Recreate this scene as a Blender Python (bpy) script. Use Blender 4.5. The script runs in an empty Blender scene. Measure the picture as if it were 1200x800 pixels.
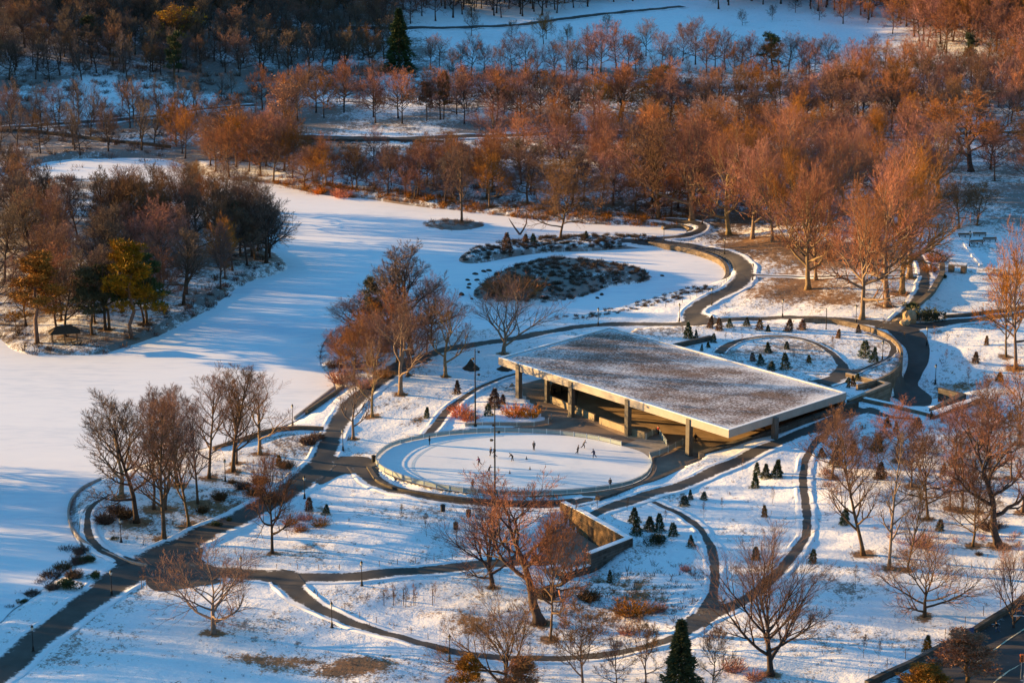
import bpy, bmesh, math, random
import numpy as np
from mathutils import Vector, Matrix
from mathutils.geometry import delaunay_2d_cdt

S = bpy.context.scene
C = S.collection
R = math.radians

# ------------------------------------------------------------------ camera, world, sun
CAM_H, PITCH, FPX = 140.0, R(15), 2950.0
cam_d = bpy.data.cameras.new('camera')
cam = bpy.data.objects.new('camera', cam_d)
C.objects.link(cam)
cam.location = (0, 0, CAM_H)
cam.rotation_euler = (math.pi / 2 - PITCH, 0, 0)
cam_d.sensor_width = 36
cam_d.lens = FPX / 1200 * 36
cam_d.clip_start = 1
cam_d.clip_end = 8000
S.camera = cam

SUN_EL, SUN_DIR = R(8.6), Vector((-0.966, 0.258, 0)).normalized()
world = bpy.data.worlds.new('World')
S.world = world
world.use_nodes = True
wn = world.node_tree
sky = wn.nodes.new('ShaderNodeTexSky')
sky.sky_type = 'NISHITA'
sky.sun_disc = False
sky.sun_elevation = SUN_EL
sky.sun_rotation = math.atan2(SUN_DIR.x, SUN_DIR.y)
sky.ozone_density = 9.5
sky.air_density = 3.0
sky.dust_density = 0.0
bg = wn.nodes['Background']
bg.inputs[1].default_value = 0.15
wn.links.new(sky.outputs[0], bg.inputs[0])

sd_ = bpy.data.lights.new('sun', 'SUN')
sd_.energy = 4.5
sd_.angle = R(0.5)
sd_.color = (1.0, 0.60, 0.22)
sun = bpy.data.objects.new('sun', sd_)
C.objects.link(sun)
sv = (SUN_DIR * math.cos(SUN_EL) + Vector((0, 0, math.sin(SUN_EL))))
sun.rotation_euler = sv.to_track_quat('Z', 'Y').to_euler()
sun.location = (-200, 500, 200)

vs = S.view_settings
vs.view_transform = 'Standard'
vs.look = 'None'
vs.exposure = 1.95
vs.gamma = 1
vs.use_curve_mapping = False
S.cycles.max_bounces = 5
S.cycles.diffuse_bounces = 3
S.cycles.glossy_bounces = 2
S.cycles.transmission_bounces = 3
S.cycles.transparent_max_bounces = 6
S.cycles.use_denoising = True

# ------------------------------------------------------------------ picking helpers
CP, SP = math.cos(PITCH), math.sin(PITCH)
def ray(px, py):
    dx = (px - 600) / FPX
    dy = (400 - py) / FPX
    return np.array([dx, CP + dy * SP, -SP + dy * CP])
def U(px, py, z=0.0):
    d = ray(px, py)
    t = (z - CAM_H) / d[2]
    return np.array([d[0] * t, d[1] * t, z])
def smooth(a, b, x):
    t = np.clip((x - a) / (b - a), 0, 1)
    return t * t * (3 - 2 * t)

def catmull(pts, n=8, closed=False):
    P = [np.array(p, float) for p in pts]
    out = []
    m = len(P)
    rng_ = range(m if closed else m - 1)
    for i in rng_:
        if closed:
            p0, p1, p2, p3 = P[i - 1], P[i], P[(i + 1) % m], P[(i + 2) % m]
        else:
            p0, p1, p2, p3 = P[max(i - 1, 0)], P[i], P[i + 1], P[min(i + 2, m - 1)]
        for k in range(n):
            t = k / n
            out.append(0.5 * ((2 * p1) + (-p0 + p2) * t + (2 * p0 - 5 * p1 + 4 * p2 - p3) * t * t + (-p0 + 3 * p1 - 3 * p2 + p3) * t ** 3))
    if not closed:
        out.append(P[-1])
    return np.array(out)

def inside(poly, X, Y):
    r = np.zeros(X.shape, bool)
    n = len(poly)
    for i in range(n):
        x1, y1 = poly[i][:2]
        x2, y2 = poly[(i + 1) % n][:2]
        if y1 == y2:
            continue
        c = ((y1 > Y) != (y2 > Y)) & (X < (x2 - x1) * (Y - y1) / (y2 - y1) + x1)
        r ^= c
    return r
def edge_dist(poly, X, Y, closed=True):
    d = np.full(X.shape, 1e9)
    n = len(poly)
    for i in range(n if closed else n - 1):
        a = np.array(poly[i][:2]); b = np.array(poly[(i + 1) % n][:2])
        ab = b - a
        L2 = max(ab @ ab, 1e-9)
        t = np.clip(((X - a[0]) * ab[0] + (Y - a[1]) * ab[1]) / L2, 0, 1)
        d = np.minimum(d, (X - a[0] - t * ab[0]) ** 2 + (Y - a[1] - t * ab[1]) ** 2)
    return np.sqrt(d)

# ------------------------------------------------------------------ land form
LAKE = [(-150, 765), (-20, 737), (15, 712), (45, 692), (72, 668), (92, 645), (84, 622), (79, 602), (83, 583), (95, 570), (115, 560),
        (150, 548), (200, 531), (250, 521), (300, 507), (345, 492), (372, 472), (392, 458), (386, 440), (375, 425), (378, 402),
        (395, 385), (430, 376), (480, 380), (520, 388), (560, 386), (610, 376), (660, 371), (700, 364), (750, 354), (790, 346),
        (825, 339), (846, 329), (851, 317), (843, 305), (815, 297), (780, 291), (740, 290), (690, 293), (640, 295), (600, 300),
        (560, 307), (540, 305), (545, 296), (570, 288), (610, 282), (650, 279), (700, 277), (760, 278), (797, 275), (806, 269),
        (795, 264), (760, 263), (700, 262), (640, 257), (580, 251), (540, 246), (500, 242), (460, 237), (430, 232), (400, 230),
        (370, 226), (340, 219), (310, 213), (270, 210), (240, 205), (200, 187), (130, 184), (60, 188), (0, 203), (-60, 212),
        (-200, 230), (-330, 400), (-300, 700)]
PENIN = [(-150, 318), (-70, 352), (-15, 385), (8, 406), (35, 414), (110, 415), (150, 405), (200, 386), (250, 358), (285, 332), (330, 318),
         (335, 308), (312, 285), (310, 262), (300, 248), (262, 232), (210, 222), (150, 215), (100, 210), (40, 212), (-60, 228), (-200, 262)]
ISL1 = [(555, 342), (575, 325), (610, 312), (650, 305), (690, 307), (720, 312), (752, 317), (763, 324), (750, 330), (715, 335),
        (680, 347), (640, 353), (600, 353), (566, 350)]
ISL2 = [(495, 262), (520, 256), (558, 259), (567, 264), (540, 269), (510, 267)]
def px_poly(pp, n=4, z=0.25):
    return np.array([U(a, b, z)[:2] for a, b in catmull(pp, n, True)])
LAKE_W, PEN_W, I1_W, I2_W = px_poly(LAKE, 4), px_poly(PENIN, 4), px_poly(ISL1, 6), px_poly(ISL2, 6)

Z0 = 0.6          # rink and plaza level
GZ = 4.5          # planted roof garden
CZ = -2.2         # sunk entrance court
ROOF_TOP = 7.9
RL, RT, RR, RB = (U(584, 419, ROOF_TOP), U(715, 383, ROOF_TOP), U(992, 460, ROOF_TOP), U(854, 504, ROOF_TOP))
# retaining wall on the east side of the rink, (x, y, top z)
EASTW = [U(*p) for p in [(700, 586, 1.1), (763, 565.5, 1.1), (823, 541, 1.2), (822, 533, 1.7), (860, 521, 2.9), (907, 505, 4.2), (955, 489, 4.9), (1004, 473, 5.3)]]
GARD = [(745, 384), (800, 382), (850, 379), (900, 377.5), (940, 377.5), (975, 379), (1010, 386), (1038, 396), (1054, 410), (1056, 425), (1047, 440),
        (1026, 451), (1004, 457)]
GARD_W = [U(a, b, GZ) for a, b in catmull(GARD, 5)]
GARD_POLY = [p[:2] for p in GARD_W] + [U(1042, 452, GZ)[:2], U(994, 472, GZ)[:2], RR[:2] + np.array([0.6, 0.6]), RT[:2] + np.array([0.5, 0.6])]
PLAZA = [p[:2] for p in EASTW[:8]] + [RR[:2] + np.array([0.4, 0.2]), RT[:2], RL[:2] + np.array([2, 4])] + \
        [U(a, b, Z0)[:2] for a, b in [(600, 448), (618, 470), (640, 495), (600, 500), (540, 503), (480, 512), (446, 528), (440, 545), (458, 559), (500, 571), (560, 579.5), (620, 582), (680, 579)]]
COURT = [U(*p)[:2] for p in [(660, 591, 1.4), (684, 600, 1.7), (737, 630, 2.2), (690, 648, 2.2), (660, 670, .2), (640, 676, CZ), (622, 660, CZ), (628, 640, CZ), (640, 620, CZ)]]
PIT = [U(*p)[:2] for p in [(764, 564, 1.1), (820, 541, 1.2), (806, 527, Z0), (790, 523, Z0), (768, 535, Z0), (765, 550, Z0)]]

CTRL = [(50, 765, .6), (0, 790, .6), (100, 720, .8), (200, 655, .7), (130, 600, .8), (220, 590, .8), (300, 560, .8), (330, 520, .6), (400, 500, .7), (420, 680, .3), (300, 740, .6), (200, 770, .8), (150, 800, .9),
        (400, 770, .2), (520, 720, -.5), (600, 790, -1.0), (450, 440, .9), (550, 425, .7), (650, 390, .7), (740, 372, 1.2), (690, 375, .8), (600, 625, .4), (480, 610, .5), (420, 600, .6), (430, 545, .6),
        (520, 590, -.2), (600, 594, -.3), (470, 576, .2), (660, 592, -.2), (500, 480, .8), (560, 470, .7), (600, 450, .6), (470, 510, .6), (540, 500, .6),
        (620, 480, .6), (700, 510, .6), (760, 540, .6),
        (700, 592, .8), (720, 600, 1.0), (760, 578, 1.1), (810, 560, 1.4), (850, 545, 2.2), (907, 515, 3.7), (950, 500, 4.5), (1000, 482, 4.9), (1030, 482, 4.6), (940, 560, 3.0), (900, 600, 1.8), (850, 680, .6), (940, 640, 1.2),
        (1000, 560, 3.2), (1100, 600, 2.2), (1150, 700, 1.5), (1050, 760, .6), (1180, 560, 2.8), (700, 680, -.7), (760, 655, .4), (800, 620, 1.0), (740, 640, 1.2), (820, 760, -.4), (900, 780, .1), (1200, 760, 1.2),
        (560, 662, -.8), (600, 660, -1.6), (620, 658, -2.0), (640, 660, CZ), (640, 690, -1.4), (690, 668, -1.0), (600, 740, -1.0), (700, 730, -1.0),
        (1080, 450, .8), (1085, 430, 1.8), (1078, 410, 3.2), (1060, 385, 4.3), (1062, 465, .6), (1040, 470, .6), (1120, 420, 4.0), (1150, 470, 4.0), (1110, 490, 4.2), (1065, 495, 4.4), (1200, 400, 4.2), (1130, 380, 4.2),
        (850, 372, 3.8), (900, 345, 3.5), (960, 376, 4.2), (1000, 330, 4.0), (940, 280, 3.2), (830, 275, 1.4), (870, 338, 2.0), (835, 358, 2.4), (1150, 330, 3.2), (1100, 340, 3.4), (1150, 250, 3.2), (885, 318, 2.0), (858, 318, 1.2), (1050, 280, 4.2), (790, 366, 1.7),
        (500, 235, .9), (650, 250, .8), (760, 255, 1.0), (300, 200, .9), (800, 288, .9), (200, 175, 1.2), (0, 180, 1.2), (400, 220, .9), (700, 215, 2), (900, 215, 3), (1100, 190, 3.5), (500, 190, 2), (300, 170, 2.5),
        (-250, 650, 1.0), (-200, 780, 1.0), (1300, 600, 3), (1300, 400, 4), (1300, 800, 1)]
CT = np.array([U(*c) for c in CTRL])
def bumps(X, Y):
    return (0.10 * np.sin(X * .21 + 1.3 * np.sin(Y * .11)) * np.cos(Y * .17 + .8) + 0.07 * np.sin(X * .43 + Y * .31) + .05 * np.sin(X * .8 - Y * .55 + 1))
def height(X, Y):
    X = np.asarray(X, float); Y = np.asarray(Y, float)
    shp = X.shape
    X = X.ravel(); Y = Y.ravel()
    num = np.zeros_like(X); den = np.zeros_like(X)
    for cx, cy, cz in CT:
        w = 1 / (((X - cx) ** 2 + ((Y - cy) * .7) ** 2) + 16) ** 1.7
        num += w * cz; den += w
    h = num / den + bumps(X, Y)
    h = h + .32 * np.sin(X * .085 + .7 * np.sin(Y * .05)) * np.sin(Y * .062 + .4) + .18 * np.sin(X * .15 - Y * .07 + 2)
    h = h + 9 * smooth(800, 1150, Y) + 24 * np.exp(-((X + 165) / 115) ** 2 - ((Y - 985) / 105) ** 2)
    h = h + 2.5 * smooth(740, 800, Y) * (1 + np.sin(X * .03 + 1) * .4)
    h = h + 60 * smooth(1150, 2600, Y) + 0.5 * smooth(760, 900, Y) * np.sin(X * .06 + Y * .045)
    h = h + 56 * np.exp(-((X + 425) / 85) ** 2 - ((Y - 1030) / 90) ** 2) + 46 * np.exp(-((X + 335) / 60) ** 2 - ((Y - 862) / 60) ** 2)  # unseen ridges added off to the west to shade hillside and cove bank
    # water
    sdl = edge_dist(LAKE_W, X, Y) * np.where(inside(LAKE_W, X, Y), -1, 1)
    for isl in (PEN_W, I1_W, I2_W):
        si = edge_dist(isl, X, Y) * np.where(inside(isl, X, Y), 1, -1)
        sdl = np.maximum(sdl, si)
    k = smooth(-3.0, 3.5, sdl)
    h = -0.9 + (h + 0.9) * k
    i1 = inside(I1_W, X, Y); e1 = edge_dist(I1_W, X, Y)
    h = np.where(i1, h + .5 * smooth(0, 8, e1), h)
    pn = inside(PEN_W, X, Y); e2 = edge_dist(PEN_W, X, Y)
    h = np.where(pn, h + 4.5 * smooth(2, 48, e2), h)
    # level terraces and cuts
    gi = inside(GARD_POLY, X, Y)
    h = np.where(gi, GZ + .3 * bumps(X, Y), h)
    pi = inside(PLAZA, X, Y)
    h = np.where(pi, Z0 - .03, h)
    ci = inside(COURT, X, Y)
    h = np.where(ci, CZ, h)
    pt = inside(PIT, X, Y)
    h = np.where(pt, -1.6, h)
    return h.reshape(shp)
FAST = {}
def hlook(X, Y):
    """height read back from the finished ground sheet"""
    if not FAST:
        return height(X, Y)
    xs, ys, Z = FAST['x'], FAST['y'], FAST['z']
    i = np.clip(np.searchsorted(xs, X) - 1, 0, len(xs) - 2); j = np.clip(np.searchsorted(ys, Y) - 1, 0, len(ys) - 2)
    u = np.clip((X - xs[i]) / (xs[i + 1] - xs[i]), 0, 1); v = np.clip((Y - ys[j]) / (ys[j + 1] - ys[j]), 0, 1)
    return Z[j, i] * (1 - u) * (1 - v) + Z[j, i + 1] * u * (1 - v) + Z[j + 1, i] * (1 - u) * v + Z[j + 1, i + 1] * u * v
def hz(x, y):
    return float(hlook(np.array([x]), np.array([y]))[0])
def G(px, py):
    d = ray(px, py)
    # march along the ray to the first crossing of the ground
    t0 = (35 - CAM_H) / d[2] if py < 130 else (7 - CAM_H) / d[2]
    t1 = (-3 - CAM_H) / d[2]
    if py < 130:
        t1 = min(t1, 1800)
    ts = np.linspace(t0, t1, 160)
    hh = hlook(d[0] * ts, d[1] * ts)
    zz = CAM_H + d[2] * ts
    idx = np.nonzero(zz <= hh)[0]
    if len(idx) == 0:
        t = t1
    else:
        i = idx[0]
        if i == 0:
            t = ts[0]
        else:
            a, b = zz[i - 1] - hh[i - 1], hh[i] - zz[i]
            t = ts[i - 1] + (ts[i] - ts[i - 1]) * a / max(a + b, 1e-9)
    x, y = d[0] * t, d[1] * t
    return Vector((x, y, hz(x, y)))
def mpp(p):
    """metres per reference pixel at world point p"""
    return (p[1] * CP + (CAM_H - p[2]) * SP) / FPX
def project(p):
    x, y, z = p[0], p[1], p[2] - CAM_H
    f = y * CP - z * SP
    u = y * SP + z * CP
    return 600 + FPX * x / f, 400 - FPX * u / f

# ------------------------------------------------------------------ materials
def new_mat(name):
    m = bpy.data.materials.new(name)
    m.use_nodes = True
    nt = m.node_tree
    b = nt.nodes['Principled BSDF']
    return m, nt, b
def N(nt, typ, **kw):
    n = nt.nodes.new(typ)
    for k, v in kw.items():
        setattr(n, k, v)
    return n
def ramp(nt, src, stops):
    r = N(nt, 'ShaderNodeValToRGB')
    e = r.color_ramp.elements
    while len(e) < len(stops):
        e.new(0.5)
    for el, (p, c) in zip(e, stops):
        el.position = p
        el.color = (*c, 1) if len(c) == 3 else c
    nt.links.new(src, r.inputs[0])
    return r
def noise(nt, scale, detail=4, rough=.55, vec=None, dist=0):
    n = N(nt, 'ShaderNodeTexNoise')
    n.inputs['Scale'].default_value = scale
    n.inputs['Detail'].default_value = detail
    n.inputs['Roughness'].default_value = rough
    n.inputs['Distortion'].default_value = dist
    if vec is not None:
        nt.links.new(vec, n.inputs['Vector'])
    return n
def math_(nt, op, a, b=None, c=None):
    n = N(nt, 'ShaderNodeMath', operation=op)
    for i, v in enumerate((a, b, c)):
        if v is None:
            continue
        if isinstance(v, (int, float)):
            n.inputs[i].default_value = v
        else:
            nt.links.new(v, n.inputs[i])
    return n.outputs[0]
def mixc(nt, f, a, b):
    n = N(nt, 'ShaderNodeMix', data_type='RGBA')
    for sock, v in ((n.inputs[0], f), (n.inputs[6], a), (n.inputs[7], b)):
        if isinstance(v, (int, float)):
            sock.default_value = v
        elif isinstance(v, tuple):
            sock.default_value = (*v, 1)
        else:
            nt.links.new(v, sock)
    return n.outputs[2]
def geo_pos(nt):
    return N(nt, 'ShaderNodeNewGeometry').outputs['Position']

def simple(name, col, rough=.7, var=.25, scale=2.0, obj=False, metal=0, bump=0, rnd=0):
    """plain surface with mottling; rnd varies the brightness from object to object"""
    m, nt, b = new_mat(name)
    tc = N(nt, 'ShaderNodeTexCoord')
    n = noise(nt, scale, 5, .6, tc.outputs['Object'] if obj else geo_pos(nt))
    lo = tuple(max(c * (1 - var), 0) for c in col); hi = tuple(min(c * (1 + var), 1) for c in col)
    r = ramp(nt, n.outputs['Fac'], [(.3, lo), (.7, hi)])
    out = r.outputs[0]
    if rnd:
        oi = N(nt, 'ShaderNodeObjectInfo')
        hs = N(nt, 'ShaderNodeHueSaturation')
        nt.links.new(out, hs.inputs['Color'])
        nt.links.new(math_(nt, 'MULTIPLY_ADD', oi.outputs['Random'], 2 * rnd, 1 - rnd), hs.inputs['Value'])
        rr = math_(nt, 'FRACT', math_(nt, 'MULTIPLY', oi.outputs['Random'], 7.31))
        nt.links.new(math_(nt, 'MULTIPLY_ADD', rr, .045, .475), hs.inputs['Hue'])
        nt.links.new(math_(nt, 'MULTIPLY_ADD', rr, .5, .75), hs.inputs['Saturation'])
        out = hs.outputs[0]
    nt.links.new(out, b.inputs['Base Color'])
    b.inputs['Roughness'].default_value = rough
    b.inputs['Metallic'].default_value = metal
    b.inputs['Specular IOR Level'].default_value = .25
    if bump:
        bp = N(nt, 'ShaderNodeBump')
        bp.inputs['Strength'].default_value = bump
        bp.inputs['Distance'].default_value = .1
        nt.links.new(n.outputs['Fac'], bp.inputs['Height'])
        nt.links.new(bp.outputs[0], b.inputs['Normal'])
    return m

SNOW = (.80, .82, .86)
def stone(name, col, course=.45, length=1.1, mortar=.55):
    """coursed blocks with weather stains"""
    m, nt, b = new_mat(name)
    pos = geo_pos(nt)
    sp = N(nt, 'ShaderNodeSeparateXYZ'); nt.links.new(pos, sp.inputs[0])
    cx = N(nt, 'ShaderNodeCombineXYZ')
    nt.links.new(math_(nt, 'ADD', math_(nt, 'MULTIPLY', sp.outputs[0], .8), math_(nt, 'MULTIPLY', sp.outputs[1], -.62)), cx.inputs[0])
    nt.links.new(sp.outputs[2], cx.inputs[1])
    br = N(nt, 'ShaderNodeTexBrick')
    br.inputs['Scale'].default_value = 1
    br.inputs['Row Height'].default_value = course
    br.inputs['Brick Width'].default_value = length
    br.inputs['Mortar Size'].default_value = .035
    br.inputs['Color1'].default_value = (*[c * .75 for c in col], 1)
    br.inputs['Color2'].default_value = (*[c * 1.25 for c in col], 1)
    br.inputs['Mortar'].default_value = (*[c * mortar for c in col], 1)
    nt.links.new(cx.outputs[0], br.inputs['Vector'])
    n = noise(nt, .6, 5, .65, pos).outputs['Fac']
    st = ramp(nt, n, [(.35, (.6, .57, .54)), (.6, (1, 1, 1))]).outputs[0]
    mx = N(nt, 'ShaderNodeMix', data_type='RGBA', blend_type='MULTIPLY')
    mx.inputs[0].default_value = 1
    nt.links.new(br.outputs['Color'], mx.inputs[6]); nt.links.new(st, mx.inputs[7])
    nt.links.new(mx.outputs[2], b.inputs['Base Color'])
    b.inputs['Roughness'].default_value = .85
    b.inputs['Specular IOR Level'].default_value = .2
    return m
def snow_ground():
    m, nt, b = new_mat('snow ground')
    pos = geo_pos(nt)
    at = N(nt, 'ShaderNodeAttribute', attribute_name='bare').outputs['Fac']
    wd = N(nt, 'ShaderNodeAttribute', attribute_name='wood').outputs['Fac']
    mp = N(nt, 'ShaderNodeMapping')
    mp.inputs['Scale'].default_value = (1, .55, 1)
    nt.links.new(pos, mp.inputs['Vector'])
    n1 = noise(nt, .16, 6, .62, mp.outputs[0], .6).outputs['Fac']
    n2 = noise(nt, .9, 6, .65, mp.outputs[0]).outputs['Fac']
    n3 = noise(nt, 2.6, 4, .6, pos).outputs['Fac']
    # bare earth and straw where the snow has worn through
    s = math_(nt, 'ADD', math_(nt, 'MULTIPLY', n1, .30), math_(nt, 'ADD', math_(nt, 'MULTIPLY', n2, .38), math_(nt, 'MULTIPLY', n3, .32)))
    t = math_(nt, 'ADD', s, math_(nt, 'MULTIPLY', at, .36))
    mask = ramp(nt, t, [(.63, (0, 0, 0)), (.72, (1, 1, 1))]).outputs[0]
    # leaf litter and twigs poking through under the trees
    n0 = noise(nt, .055, 4, .6, pos).outputs['Fac']
    n4 = noise(nt, 6.0, 3, .6, pos).outputs['Fac']
    big = math_(nt, 'MULTIPLY_ADD', n0, .55, -.275)
    t2 = math_(nt, 'ADD', math_(nt, 'ADD', math_(nt, 'ADD', math_(nt, 'MULTIPLY', n3, .35), math_(nt, 'MULTIPLY', n4, .2)), math_(nt, 'MULTIPLY', n2, .45)), math_(nt, 'ADD', math_(nt, 'MULTIPLY', wd, .21), big))
    mask2 = ramp(nt, t2, [(.60, (0, 0, 0)), (.68, (1, 1, 1))]).outputs[0]
    grass = ramp(nt, n3, [(.3, (.11, .058, .034)), (.5, (.22, .12, .06)), (.7, (.34, .20, .10))]).outputs[0]
    snowc = ramp(nt, n2, [(.3, (.74, .76, .80)), (.7, (.86, .87, .89))]).outputs[0]
    c1 = mixc(nt, mask, snowc, grass)
    c2 = mixc(nt, math_(nt, 'MULTIPLY', mask2, .85), c1, ramp(nt, n2, [(.35, (.06, .045, .035)), (.65, (.16, .095, .06))]).outputs[0])
    nt.links.new(c2, b.inputs['Base Color'])
    b.inputs['Roughness'].default_value = .75
    b.inputs['Specular IOR Level'].default_value = .2
    nb = noise(nt, .7, 6, .62, pos).outputs['Fac']
    bp = N(nt, 'ShaderNodeBump')
    bp.inputs['Strength'].default_value = .55
    bp.inputs['Distance'].default_value = .35
    nt.links.new(math_(nt, 'ADD', nb, math_(nt, 'MULTIPLY', n3, .25)), bp.inputs['Height'])
    nt.links.new(bp.outputs[0], b.inputs['Normal'])
    return m
def lake_mat():
    m, nt, b = new_mat('snow on lake ice')
    pos = geo_pos(nt)
    mp = N(nt, 'ShaderNodeMapping')
    mp.inputs['Rotation'].default_value = (0, 0, R(25))
    mp.inputs['Scale'].default_value = (.35, 1.4, 1)
    nt.links.new(pos, mp.inputs['Vector'])
    n1 = noise(nt, .05, 5, .55, mp.outputs[0]).outputs['Fac']
    n2 = noise(nt, .5, 5, .6, mp.outputs[0]).outputs['Fac']
    s = math_(nt, 'ADD', math_(nt, 'MULTIPLY', n1, .6), math_(nt, 'MULTIPLY', n2, .4))
    c = ramp(nt, s, [(.36, (.64, .69, .77)), (.44, (.73, .765, .82)), (.5, (.80, .82, .86)), (.65, (.84, .855, .88))]).outputs[0]
    nt.links.new(c, b.inputs['Base Color'])
    b.inputs['Roughness'].default_value = .7
    b.inputs['Specular IOR Level'].default_value = .25
    bp = N(nt, 'ShaderNodeBump')
    bp.inputs['Strength'].default_value = .35
    bp.inputs['Distance'].default_value = .12
    nt.links.new(n2, bp.inputs['Height'])
    nt.links.new(bp.outputs[0], b.inputs['Normal'])
    return m
def path_mat(name, col, snow=.5):
    m, nt, b = new_mat(name)
    pos = geo_pos(nt)
    e = N(nt, 'ShaderNodeAttribute', attribute_name='edge').outputs['Fac']
    n1 = noise(nt, .35, 6, .65, pos).outputs['Fac']
    n2 = noise(nt, 1.6, 5, .65, pos).outputs['Fac']
    n3 = noise(nt, .08, 3, .5, pos).outputs['Fac']
    base = ramp(nt, math_(nt, 'ADD', math_(nt, 'MULTIPLY', n1, .5), math_(nt, 'MULTIPLY', n3, .5)),
                [(.36, tuple(c * .72 for c in col)), (.5, col), (.66, tuple(c * 1.4 for c in col))]).outputs[0]
    t = math_(nt, 'ADD', math_(nt, 'ADD', math_(nt, 'MULTIPLY', n1, .5), math_(nt, 'MULTIPLY', n2, .5)), math_(nt, 'MULTIPLY', math_(nt, 'POWER', e, 3.0), snow))
    mk = ramp(nt, t, [(.68, (0, 0, 0)), (.82, (1, 1, 1))]).outputs[0]
    nt.links.new(mixc(nt, mk, base, (.74, .76, .80)), b.inputs['Base Color'])
    b.inputs['Roughness'].default_value = .75
    b.inputs['Specular IOR Level'].default_value = .3
    return m
def roof_mat():
    m, nt, b = new_mat('snow dusted planted roof')
    pos = geo_pos(nt)
    mp = N(nt, 'ShaderNodeMapping')
    mp.inputs['Rotation'].default_value = (0, 0, R(28))
    mp.inputs['Scale'].default_value = (.8, 1.1, 1)
    nt.links.new(pos, mp.inputs['Vector'])
    e = N(nt, 'ShaderNodeAttribute', attribute_name='edge').outputs['Fac']
    n1 = noise(nt, .09, 4, .6, mp.outputs[0]).outputs['Fac']
    n2 = noise(nt, 2.3, 8, .82, mp.outputs[0]).outputs['Fac']
    n3 = noise(nt, .5, 3, .6, mp.outputs[0]).outputs['Fac']
    t = math_(nt, 'ADD', math_(nt, 'ADD', math_(nt, 'MULTIPLY', n1, .35), math_(nt, 'MULTIPLY', n2, .65)), math_(nt, 'MULTIPLY', math_(nt, 'POWER', e, 2.5), .09))
    mk = ramp(nt, t, [(.485, (0, 0, 0)), (.56, (1, 1, 1))]).outputs[0]
    dark = ramp(nt, n3, [(.35, (.068, .042, .033)), (.65, (.17, .105, .078))]).outputs[0]
    nt.links.new(mixc(nt, math_(nt, 'MULTIPLY', mk, .9), dark, (.72, .73, .77)), b.inputs['Base Color'])
    b.inputs['Roughness'].default_value = .85
    bp = N(nt, 'ShaderNodeBump')
    bp.inputs['Strength'].default_value = .6
    bp.inputs['Distance'].default_value = .2
    nt.links.new(n2, bp.inputs['Height'])
    nt.links.new(bp.outputs[0], b.inputs['Normal'])
    return m
def ice_mat():
    m, nt, b = new_mat('rink ice')
    pos = geo_pos(nt)
    mp = N(nt, 'ShaderNodeMapping')
    mp.inputs['Scale'].default_value = (1, .4, 1)
    nt.links.new(pos, mp.inputs['Vector'])
    n = noise(nt, .12, 5, .55, mp.outputs[0]).outputs['Fac']
    n2 = noise(nt, 1.2, 5, .6, pos).outputs['Fac']
    mp2 = N(nt, 'ShaderNodeMapping'); mp2.inputs['Rotation'].default_value = (0, 0, .5); mp2.inputs['Scale'].default_value = (.25, 3.2, 1)
    nt.links.new(pos, mp2.inputs['Vector'])
    n3 = noise(nt, 1.0, 5, .7, mp2.outputs[0], 1.2).outputs['Fac']
    s = math_(nt, 'ADD', math_(nt, 'MULTIPLY', n, .5), math_(nt, 'ADD', math_(nt, 'MULTIPLY', n2, .2), math_(nt, 'MULTIPLY', n3, .3)))
    nt.links.new(ramp(nt, s, [(.36, (.64, .68, .74)), (.5, (.77, .78, .81)), (.65, (.84, .84, .86))]).outputs[0], b.inputs['Base Color'])
    b.inputs['Roughness'].default_value = .35
    b.inputs['Specular IOR Level'].default_value = .3
    return m

M = {}
M['snow'] = snow_ground()
M['lake'] = lake_mat()
M['path'] = path_mat('path asphalt', (.064, .057, .053))
M['paving'] = path_mat('plaza paving', (.20, .145, .11), .2)
M['road'] = path_mat('road asphalt', (.05, .045, .045), .3)
M['roof'] = roof_mat()
M['ice'] = ice_mat()
M['clean_snow'] = simple('clean snow', SNOW, .7, .05, 1.5, bump=.4)
M['fascia'] = simple('pale concrete fascia', (.34, .31, .28), .7, .12, .5)
M['column'] = simple('grey granite column', (.115, .105, .095), .6, .2, 1.5)
M['granite'] = stone('rough granite wall', (.20, .155, .115))
M['darkgranite'] = stone('dark granite wall', (.10, .09, .082))
M['ochre'] = stone('ochre stone wall', (.19, .118, .060), .35, .9)
M['concrete'] = simple('concrete', (.28, .25, .22), .8, .2, .8)
M['kerb'] = simple('kerb stone', (.30, .27, .25), .8, .25, 1.0)
M['black'] = simple('black painted iron', (.018, .018, .02), .5, .2, 4)
M['steel'] = simple('galvanised steel', (.35, .35, .36), .45, .15, 3, metal=.6)
M['glassy'] = simple('frosted lamp glass', (.55, .52, .45), .3, .1, 5)
M['panel'] = simple('pale rail panel', (.30, .36, .37), .4, .08, 2)
M['white'] = simple('white paint', (.78, .78, .76), .6, .08, 2)
M['wood'] = simple('weathered timber', (.16, .10, .065), .85, .35, 3)
M['blue'] = simple('blue sign face', (.03, .07, .20), .5, .15, 2)
M['orange'] = simple('orange plastic', (.75, .16, .03), .5, .15, 2)
M['yellow'] = simple('yellow lines paint', (.55, .50, .36), .7, .3, 2)
M['rock'] = simple('pale rock', (.34, .25, .16), .9, .4, 1.2, bump=.6)
M['bark'] = simple('grey brown bark', (.115, .075, .052), .9, .35, 2.5, obj=True, rnd=.25)
M['dark_bark'] = simple('dark bark', (.060, .042, .034), .9, .35, 2.5, obj=True, rnd=.25)
M['pale_bark'] = simple('mottled pale plane bark', (.21, .15, .10), .85, .4, 1.6, obj=True, rnd=.15)
M['twig'] = simple('brown twigs', (.185, .10, .066), .9, .3, .4, obj=True, rnd=.38)
M['red_twig'] = simple('rust brown twigs', (.29, .125, .064), .9, .3, .4, obj=True, rnd=.35)
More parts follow.
